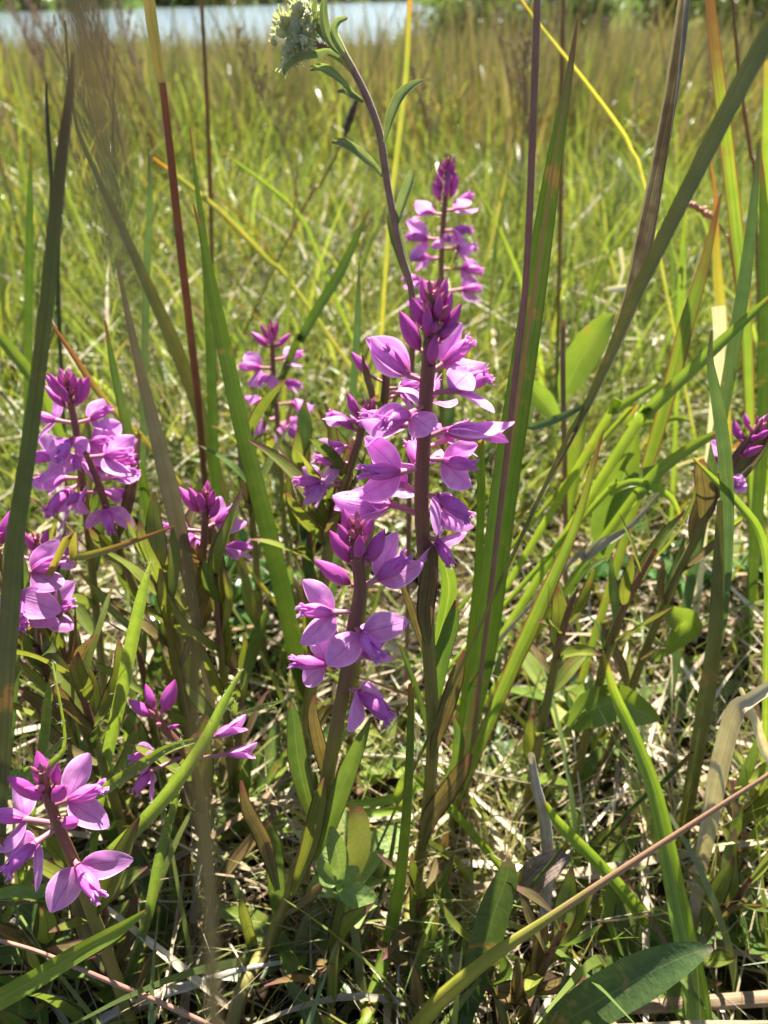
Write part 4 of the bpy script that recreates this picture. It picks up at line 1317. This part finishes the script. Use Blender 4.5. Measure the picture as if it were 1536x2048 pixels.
milkwort('full pink milkwort crowded with open flowers by the blurred dark blade', [(133, 760), (142, 810), (152, 860), (160, 930), (170, 1000), (178, 1080), (188, 1180), (200, 1300)], .122,
         flowers=[(848, 170, 5, -40, 50, 1.0, .0035), (845, 20, 20, 30, 40, .9), (868, -100, -20, 5, 60, 1.0, .002), (880, -20, 10, 40, 40, 1.05, .0035), (905, 190, -5, -40, 48, 1.05, .0035), (918, -30, -12, -35, 50, 1.0, .004), (900, -75, -5, 0, 64, .9),
                  (955, 185, -5, 40, 40, 1.05, .003), (965, -120, -25, 20, 60, 1.1, .003), (930, 0, 5, 50, 35, 1.05, .006), (985, -10, -5, -40, 40, .95, .005), (1000, 200, -30, -10, 55, 1.0, .003)],
         buds=[(822, 160, 45, .82), (815, 15, 60, .95), (800, 170, 60, .75), (800, 5, 66, .7), (798, -90, 70, .72), (785, 90, 70, .6), (782, 200, 70, .55), (778, -20, 72, .5), (775, -100, 76, .46), (772, 130, 76, .44)],
         tip=12, L=.0074, leaves=7, tipsize=.0026)
milkwort('leaning drooping milkwort spray tucked against the crowded left milkwort', [(172, 905), (190, 950), (208, 1000), (225, 1060), (250, 1130), (285, 1220)], .116,
         flowers=[(915, 0, 5, 30, 38, 1.0, .003), (960, 10, 5, -30, 45, .9, .003), (1008, -70, -60, 0, 50, 1.0, .002), (985, 190, -30, 0, 55, .85, .003)],
         buds=[], tip=0, L=.0072, leaves=4)
milkwort('little milkwort with few flowers left of the second milkwort', [(412, 985), (411, 1020), (408, 1080), (402, 1150), (397, 1230), (390, 1340)], .108,
         flowers=[(1065, 180, 10, -50, 45, .92, .003), (1105, 0, 5, -45, 40, .95, .004), (1058, 30, 25, 30, 40, .85, .002), (1085, 150, -35, 20, 45, .8, .002)],
         buds=[(1030, 160, 55, .85), (1040, -10, 66, .8), (1015, 170, 70, .6), (1012, -30, 70, .6), (1010, -95, 74, .6), (1004, 80, 74, .5)], tip=9, L=.0074, leaves=8, tipsize=.0026, leaf_to=.55)
milkwort('pink milkwort cut by the left edge beside a straight bright blade', [(-35, 1035), (-18, 1080), (2, 1125), (28, 1180), (52, 1225), (85, 1290), (125, 1370)], .092,
         flowers=[(1150, 10, 18, 30, 42, .95, .004), (1165, -60, -8, 0, 58, 1.0, .0045), (1215, -70, 10, 0, 60, .95, .0025), (1212, 190, -5, 30, 45, 1.0, .003), (1120, 200, 0, 20, 50, .9, .003), (1225, 10, 5, 30, 40, .9, .003)],
         buds=[(1100, 40, 55, 1.0), (1080, 160, 60, .7)], tip=5, L=.0078, leaves=6)
milkwort('small red budded milkwort top just behind the one at the left edge', [(72, 1078), (76, 1120), (84, 1180), (100, 1260), (120, 1340)], .108,
         flowers=[(1112, 10, 0, 30, 40, .9), (1120, 170, 0, 30, 40, .9)], buds=[(1098, 20, 66, .6), (1096, 165, 66, .6), (1092, -90, 74, .55)], tip=10, L=.0070, leaves=6, tipsize=.0026)
milkwort('low leaning milkwort half hidden by the arching hairy blade', [(308, 1425), (330, 1458), (358, 1490), (385, 1530), (400, 1590), (410, 1680)], .074,
         flowers=[(1500, 195, -5, -20, 30, .85, .0045), (1508, 215, -50, 10, 30, .9, .006), (1495, 20, 12, 30, 20, .85, .0055), (1520, 5, 5, 30, 20, .75, .006)],
         buds=[(1440, 168, 45, .8), (1435, 40, 62, .95), (1432, 120, 60, .7)], tip=6, L=.0064, leaves=6, leaf_to=.5)
milkwort('near blurred pink milkwort at the lower left with broad wings', [(82, 1540), (98, 1600), (120, 1660), (148, 1725), (170, 1790), (205, 1880), (240, 1980)], .056,
         flowers=[(1650, 172, 2, -25, 48, .98, .0044, 0), (1712, -45, -18, 5, 62, 1.0, .0020, 10), (1612, 15, 12, 40, 52, .9, .0022, 10), (1655, 225, -25, 0, 40, .9, .003, 0)],
         buds=[(1605, 168, 40, .72), (1600, -20, 58, .72), (1590, 110, 70, .76), (1630, -35, 42, .74, .0026), (1590, 190, 62, .66), (1585, -100, 70, .6), (1582, 30, 74, .6)], tip=6, L=.0076, leaves=5, rad=(.0011, .0006), tipsize=.0027)
milkwort('budding milkwort leaning right at the right edge', [(1525, 845), (1492, 885), (1462, 925), (1440, 965), (1400, 1060), (1350, 1160), (1295, 1290), (1255, 1400)], .112,
         flowers=[(935, 200, 62, 60, 14, .9, .001), (962, -75, 40, 0, 10, .72, .002)],
         buds=[(925, 150, 60, .8), (920, 30, 52, .82), (910, -60, 50, .74), (895, 20, 50, .65), (890, 130, 60, .6), (880, -60, 55, .55), (870, 40, 50, .5), (868, 120, 58, .46)], tip=9, L=.0072, leaves=9, leaf_to=.62, lm=('mleafp', 'mleaf'), tipsize=.0024)
milkwort('milkwort behind the tallest stem with red young buds on top', [(738, 812), (728, 840), (715, 890), (698, 940), (685, 980), (665, 1060), (650, 1160)], .112,
         flowers=[(925, 178, 8, -45, 42, .9, .002), (958, 190, 0, -30, 50, .95, .0045), (972, 195, -15, 20, 45, .9, .003), (850, 170, 15, 20, 30, .7), (895, 170, 0, 30, 35, .6, .002)],
         buds=[(868, 165, 40, .8), (862, 15, 52, .8), (845, 150, 66, .7), (838, -80, 72, .6), (836, 40, 70, .55), (832, 200, 72, .5)], tip=11, L=.0070, leaves=8, tipsize=.0026)
milkwort('half hidden milkwort top just left of the tallest flower', [(768, 695), (770, 730), (772, 770), (764, 830), (755, 900), (745, 1000)], .118,
         flowers=[(775, -5, 10, 30, 40, .85), (790, 10, -5, 20, 45, .9), (800, 40, -10, 0, 40, .8)],
         buds=[(765, 162, 50, .82, .003), (745, 160, 74, .7), (740, 20, 72, .6), (735, 90, 74, .6)], tip=6, L=.0070, leaves=5, tipsize=.0026)

# ------------------------------------------------------------------ leafy shoots, rosettes, creeping herbs
def shoot(label, pts, Y, leaves, ll=(.012, .022), lm=('mleaf', 'mleaf', 'mleafg', 'mleafp'), wd=(.0024, .0038), name='leafy_shoot', group='leafy shoots without flowers', up=(50, 78), rad=(.0011, .0005)):
    P, w_ = trace([(q[0], q[1], 10) for q in pts], Y)
    foot = Vector(P[0])
    root = empty(name, foot, label, 'shoot', group)
    n = 30
    sp = catmull(P, n)
    v, f, uv = tube_geo(sp - P[0], np.linspace(rad[0], rad[1], n), 7)
    obj('stem', mesh('stem', v, f, uv), M['mstem'], root)
    for i in range(leaves):
        q = .06 + .94 * (i + .5) / leaves
        b = Vector(sp[min(n - 1, int(q * (n - 1)))])
        leaf3(root, b, i * 137.5 + random.uniform(-30, 30), random.uniform(*up), random.uniform(*ll), random.uniform(*wd), random.choice(lm), curl=random.uniform(-.6, .8), roll=random.uniform(-30, 30), wave=.09)
    return root


SH = [([(295, 1120), (330, 1220), (350, 1330)], .10, 'purple leafy shoot between the left milkwort and the dead blade'),
      ([(150, 1340), (180, 1440), (210, 1540)], .082, 'leafy shoot with curled brown leaf tips above the lower left flower'),
      ([(120, 1280), (150, 1380), (175, 1480)], .095, 'purple leafy shoot behind the curled brown one'),
      ([(70, 1290), (110, 1390), (150, 1500)], .088, 'bronze leafy shoot near the straight bright left blade'),
      ([(330, 1130), (350, 1240), (365, 1360)], .108, 'bronze leafy shoot under the little milkwort'),
      ([(265, 1240), (285, 1340), (305, 1450)], .105, 'green leafy shoot behind the low leaning milkwort'),
      ([(430, 1150), (440, 1260), (450, 1380)], .10, 'green leafy shoot right of the little milkwort'),
      ([(490, 880), (500, 980), (510, 1100)], .145, 'dark leafy shoot below the small central milkwort'),
      ([(600, 900), (605, 1000), (610, 1120)], .15, 'leafy shoot right of the small central milkwort stem'),
      ([(660, 1000), (655, 1080), (645, 1180)], .115, 'purple tipped shoot left of the second milkwort buds'),
      ([(620, 1010), (620, 1100), (622, 1200)], .12, 'upright shoot with narrow leaves beside the purple tipped one'),
      ([(300, 1520), (330, 1600), (360, 1690)], .092, 'brown leafy shoot beneath the arching hairy blade'),
      ([(470, 1340), (480, 1430), (470, 1560)], .10, 'thin leafy shoot above the blurred near blade'),
      ([(1310, 1100), (1260, 1190), (1215, 1300), (1190, 1400)], .105, 'slanting leafy shoot with bronze leaves at the right'),
      ([(1150, 1180), (1120, 1280), (1095, 1400)], .10, 'leafy shoot right of the keeled blade foot'),
      ([(1470, 1560), (1470, 1650), (1460, 1740)], .098, 'small leafy shoot in the lower right behind the bent stalk'),
      ([(960, 1880), (980, 1950), (1010, 2040)], .06, 'purple tipped shoot beside the smooth dark leaf'),
      ([(1130, 1850), (1090, 1930), (1050, 2020)], .058, 'shoot with purple leaf tips beneath the blurred broad leaf'),
      ([(1500, 1760), (1450, 1830), (1390, 1900)], .072, 'pale green shoot at the right of the long keeled blade'),
      ([(200, 1760), (210, 1840), (225, 1940)], .064, 'broad leaved shoot below the near blurred milkwort'),
      ([(100, 1880), (90, 1950), (85, 2040)], .06, 'leafy shoot in the bottom left corner'),
      ([(680, 1890), (670, 1960), (660, 2050)], .064, 'small shoot in the fine grass at the bottom'),
      ([(840, 1780), (836, 1860), (830, 1960)], .072, 'leafy shoot at the foot of the tallest milkwort')]
for pts, Y, lab in SH:
    shoot(lab, pts, Y, random.randint(9, 14))


def rosette(name, label, px, py, n, L, Wd, mats, up=(8, 45), cat='plant', group=None, z0=.003, curl=(-.6, .3)):
    d = ray(px, py)
    p = CAMV + d * (CAM_H / -d.z)
    p.z = float(gz(p.x, p.y))
    root = empty(name, p, label, cat, group)
    for i in range(n):
        leaf3(root, p + Vector((0, 0, z0)), i * 137.5 + random.uniform(-20, 20), random.uniform(*up), random.uniform(*L), random.uniform(*Wd), random.choice(mats), curl=random.uniform(*curl), fold=.25, wave=.06)
    return root


ro = rosette('fuzzy_rosette', 'small furry pale green rosette right of the second milkwort foot', 700, 1850, 9, (.012, .019), (.0055, .0075), ('fuzzy',), up=(20, 60), z0=.018)
st_ = tube_geo(catmull([(0, 0, -.004), tuple((W(674, 1768, .0665) - ro.location) * .5), tuple(W(674, 1768, .0665) - ro.location)], 6), np.full(6, .0012), 7)
obj('stem', mesh('stem', *st_), M['fuzzy'], ro)
for pts in ([(662, 1652, 8), (668, 1680, 36), (676, 1712, 42), (680, 1742, 30), (674, 1764, 10)],
            [(756, 1806, 10), (736, 1800, 44), (706, 1788, 52), (684, 1775, 34), (672, 1764, 10)],
            [(718, 1736, 10), (702, 1744, 28), (686, 1756, 22), (674, 1766, 8)],
            [(636, 1716, 8), (646, 1734, 30), (660, 1752, 30), (672, 1766, 10)],
            [(634, 1752, 8), (648, 1758, 24), (664, 1766, 18), (674, 1768, 8)]):
    leaf_at(ro, 'fuzzy', pts, .0665, nc=7, fold=.3)
leaf_at(ro, 'fuzzy_red', [(712, 1612, 26), (716, 1640, 44), (718, 1690, 48), (706, 1735, 40), (690, 1765, 12)], .069, nc=7)
leaf_at(ro, 'fuzzy_red', [(742, 1745, 10), (765, 1742, 36), (790, 1748, 38), (810, 1765, 12)], .076, nc=7)
cx = 0
CR = [(500, 1190, 'beside the foot of the long flat green blade'), (540, 1240, 'under the long flat green blade'), (470, 1240, 'right of the little milkwort stem'), (520, 1300, 'in the dark hollow left of the second milkwort'),
      (560, 1200, 'behind the furled left flower of the second milkwort'), (455, 1180, 'just below the little milkwort flowers'), (330, 1260, 'between the bronze leafy shoots'), (1250, 1230, 'under the slanting bronze leafy shoot'),
      (1310, 1260, 'beside the upright brown streaked blade'), (1180, 1230, 'under the grey curled dead strip'), (1330, 1180, 'right of the arching round-backed blade'), (1400, 1260, 'behind the flat black tipped blade'),
      (1240, 1120, 'under the broad veined leaves'), (1480, 1240, 'below the curving blade at the right edge'), (640, 1290, 'behind the second milkwort'), (1130, 1420, 'right of the red-keeled blade foot')]
for px, py, where in CR:
    rosette('creeping_herb', 'creeping herb with small shiny round leaves ' + where, px, py, random.randint(9, 14), (.005, .010), (.004, .0065), ('creep',), up=(5, 60), group='creeping herbs between the stems', z0=random.uniform(.006, .02))
LR = [(1180, 1480, 'beside the toothed broad leaf'), (1100, 1440, 'behind the thick pale dead stem'), (1450, 1180, 'behind the flat black tipped blade'), (1380, 1420, 'in the dark hollow by the bent dead stalk'),
      (1500, 1650, 'right of the bent dead stalk'), (900, 1960, 'by the foot of the tallest milkwort'), (600, 1960, 'by the foot of the second milkwort'), (1500, 1900, 'above the woody reddish stalk'),
      (330, 1900, 'above the pale grey dead stalk'), (1250, 1960, 'behind the blurred broad leaf'), (560, 1480, 'left of the second milkwort leaves'), (240, 1640, 'under the arching hairy blade'), (1020, 1560, 'in the fine dry thread grass'),
      (440, 1700, 'behind the near blurred blade'), (150, 1960, 'below the near blurred milkwort'), (760, 1560, 'under the level red tipped blade'), (1150, 1800, 'under the yellow-green grooved blade'), (520, 1620, 'among fine stalks left of the furry rosette')]
for px, py, where in LR:
    rosette('low_herb', 'low rosette of blunt green leaves ' + where, px, py, random.randint(6, 10), (.010, .020), (.004, .007), ('mleafg', 'broad', 'mleaf'), up=(10, 55), group='low leaf rosettes in the litter', z0=random.uniform(.003, .012))

# fine hair-grass tufts
for k, (px, py, nb, dirx, lab) in enumerate([(700, 1880, 130, -.4, 'dense tuft of fine thread-like grass beside the furry rosette'), (960, 1720, 120, .2, 'tuft of fine dry thread grass right of the tallest milkwort foot'), (380, 1830, 60, .3, 'sparse tuft of thin grass in the lower left litter'), (1330, 1690, 60, -.2, 'thin grass tuft behind the long keeled blade'), (330, 880, 70, 0, 'pale dry grass tuft behind the rust red stem foot')]):
    d = ray(px, py)
    p = CAMV + d * (CAM_H / -d.z)
    n = nb
    rt = np.stack([rng.normal(0, .006, n), rng.normal(0, .006, n), np.full(n, -.002)], -1)
    az = rng.uniform(0, TAU, n)
    c_ = palette(n, DRY[:3] + [(.34, .33, .12), (.30, .33, .09), (.22, .27, .06)])
    v, f, uv, kc = blades(rt, az, ua(.020, .050, n), ua(.1, .9, n), ua(.1, 1.5, n), ua(.0003, .0007, n), 8, c_, c_ * 1.1)
    o = obj('fine_grass_tuft', mesh('fine_grass_tuft', v, f, uv, kc), M['bulk_dry'])
    o.location = (p.x, p.y, float(gz(p.x, p.y)))
    tag(o, lab, 'grass tuft')

# ------------------------------------------------------------------ single grass blades and straws as individuals
SPINE = []


def proto_blade(L, wd, lean, curl, kink=0.0, nseg=9, nc=3, side_w=.0, fold=.5):
    t = np.linspace(0, 1, nseg + 1)
    ang = lean + curl * t ** 1.5 + kink * (t > .5)
    x = np.concatenate([[0], np.cumsum(np.sin(ang[:-1]))]) * L / nseg
    z = np.concatenate([[0], np.cumsum(np.cos(ang[:-1]))]) * L / nseg
    sp = np.stack([x, side_w * L * np.sin(t * 4), z], -1)
    s, nn = frames(sp, np.array([0, 1.0, 0]) if lean < 1 else np.array([0, .4, 1.0]), random.uniform(-1, 1), random.uniform(-1, 1))
    w = wd * np.clip(1 - t ** 2.4, .04, 1) * (.65 + .35 * np.minimum(1, t * 4))
    return ribbon_geo(sp, w, s, nn, fold, nc)


gp = []
for i in range(16):
    gp.append(mesh('sedge', *proto_blade(random.uniform(.045, .12), random.uniform(.0011, .0030), random.uniform(0, .35), random.uniform(.05, 1.1), side_w=random.uniform(-.05, .05))))
gmats = ['g_bright', 'g_bright', 'g_deep', 'g_bright', 'g_redtip', 'g_blue', 'g_bright', 'g_deep', 'g_redtip', 'g_yellow', 'g_blue', 'g_bright', 'g_orange']
gl = {'g_bright': ('bright green grass blade growing among the flowers', 'bright green grass blades'),
      'g_deep': ('deep green grass blade growing among the flowers', 'deep green grass blades'),
      'g_redtip': ('green grass blade with a reddened tip', 'red tipped grass blades'),
      'g_blue': ('bluish green grass blade growing among the flowers', 'bluish grass blades'),
      'g_yellow': ('yellowed grass blade in the green meadow', 'yellowed grass blades'),
      'g_orange': ('yellow grass blade turned rusty towards its tip', 'rusty grass blades')}
cnt = 0
while cnt < 235:
    p = wedge(1, .11, .80, 1.0, 1.05)[0]
    px, py = proj(p)
    if p[1] < .16 and 560 < px < 1000:
        continue
    mt = random.choice(gmats)
    me = random.choice(gp)
    o = bpy.data.objects.new('sedge', me)
    C.objects.link(o)
    if not me.materials:
        me.materials.append(M['g_bright'])
    o.material_slots[0].link = 'OBJECT'
    o.material_slots[0].material = M[mt]
    o.location = p
    sc = random.uniform(.7, 1.25) if p[1] > .24 else random.uniform(.5, .8)
    o.scale = (sc, sc, sc)
    o.rotation_euler = (random.uniform(-.12, .12), random.uniform(-.12, .12), random.uniform(0, TAU))
    tag(o, gl[mt][0], 'grass blade', gl[mt][1])
    cnt += 1

sp_me = []
for i in range(16):
    sp_me.append(mesh('dry_straw', *proto_blade(random.uniform(.03, .09), random.uniform(.0008, .0030), 1.35, random.uniform(-.35, .45), random.uniform(-.3, .4), side_w=random.uniform(-.1, .1), fold=.7)))
sl = {'straw': ('pale dry straw lying in the litter', 'pale straws in the litter'), 'straw_grey': ('grey weathered straw lying in the litter', 'grey straws in the litter'),
      'straw_brown': ('brown dry straw lying in the litter', 'brown straws in the litter')}
for i in range(185):
    p = wedge(1, .035, .34, 1.0, 1.05)[0]
    mt = random.choice(['straw', 'straw', 'straw_grey', 'straw_brown', 'straw_brown'])
    me = random.choice(sp_me)
    o = bpy.data.objects.new('dry_straw', me)
    C.objects.link(o)
    if not me.materials:
        me.materials.append(M['straw'])
    o.material_slots[0].link = 'OBJECT'
    o.material_slots[0].material = M[mt]
    o.location = p + np.array([0, 0, random.uniform(.002, .018)])
    sc = random.uniform(.5, .75) if p[1] < .085 else random.uniform(.7, 1.1)
    o.scale = (sc, sc * .8, sc * .8)
    o.rotation_euler = (random.uniform(-.15, .15), random.uniform(-.45, .15), random.uniform(0, TAU))
    tag(o, sl[mt][0], 'straw', sl[mt][1])

# tall thin rush stems rising in front of the lake
for i in range(46):
    Y = random.uniform(.55, 2.2)
    hw = .52 * (.82 * Y + .06)
    x = random.uniform(-1.0, 1.0) * hw if i > 20 else random.uniform(-1.05, -.45) * hw
    z0 = float(gz(x, Y))
    h = CAM_H - z0 - random.uniform(-.02, .10) * (1 if i > 20 else .4) + Y * .0
    lean = random.uniform(-.25, .25) - (.15 if i <= 20 else 0)
    P = [(x, Y, z0 - .005), (x + lean * h * .35, Y, z0 + h * .5), (x + lean * h, Y + random.uniform(-.05, .05), z0 + h)]
    sp = catmull(P, 12)
    v, f, uv = tube_geo(sp - np.array(P[0]), np.linspace(.0009, .0004, 12) * (1 + Y * .3), 5)
    o = obj('rush_stem', mesh('rush_stem', v, f, uv), M['straw_brown' if i % 3 else 'brown_stem'])
    o.location = P[0]
    tag(o, 'thin brown rush stem rising out of the meadow before the water', 'rush', 'thin brown rush stems')

# flowering grasses with loose brown panicles against the water
for i in range(22):
    Y = random.uniform(.42, 1.3)
    hw = .52 * (.82 * Y + .05)
    x = random.uniform(-1.05, -.55) * hw if i < 14 else random.uniform(-.4, 1.0) * hw
    z0 = float(gz(x, Y))
    h = CAM_H - z0 - random.uniform(.0, .05) * Y + (.01 if i < 14 else -.02)
    lean = random.uniform(-.30, .05)
    P = [(x, Y, z0 - .004), (x + lean * h * .3, Y, z0 + h * .55), (x + lean * h, Y, z0 + h)]
    root = empty('panicle_sedge', P[0], 'flowering grass with a loose brown panicle rising before the lake', 'grass', 'brown flowering grasses before the lake')
    sp = catmull(P, 14)
    v, f, uv = tube_geo(sp - np.array(P[0]), np.linspace(.0009, .0004, 14), 5)
    obj('stalk', mesh('stalk', v, f, uv), M['straw_brown'], root)
    pn = []
    for k in range(46):
        q = 7 + int(6.9 * random.random())
        b = sp[q] - np.array(P[0])
        a = random.uniform(0, TAU)
        L = h * random.uniform(.06, .16) * (1.2 - (q - 7) / 9)
        d = np.array([math.cos(a) * .35, math.sin(a) * .35, .9])
        e = b + d * L
        pn.append(tube_geo(catmull([b, (b + e) / 2 + [0, 0, .15 * L], e], 4), np.array([.0002, .0002, .0004, .0002]), 3))
        pn.append(tube_geo(catmull([e, e + d * .0016, e + d * .004], 4), np.array([.0001, .0007, .0006, .0001]), 4))
    obj('panicle', mesh('panicle', *join(pn)), M['panicle'], root)
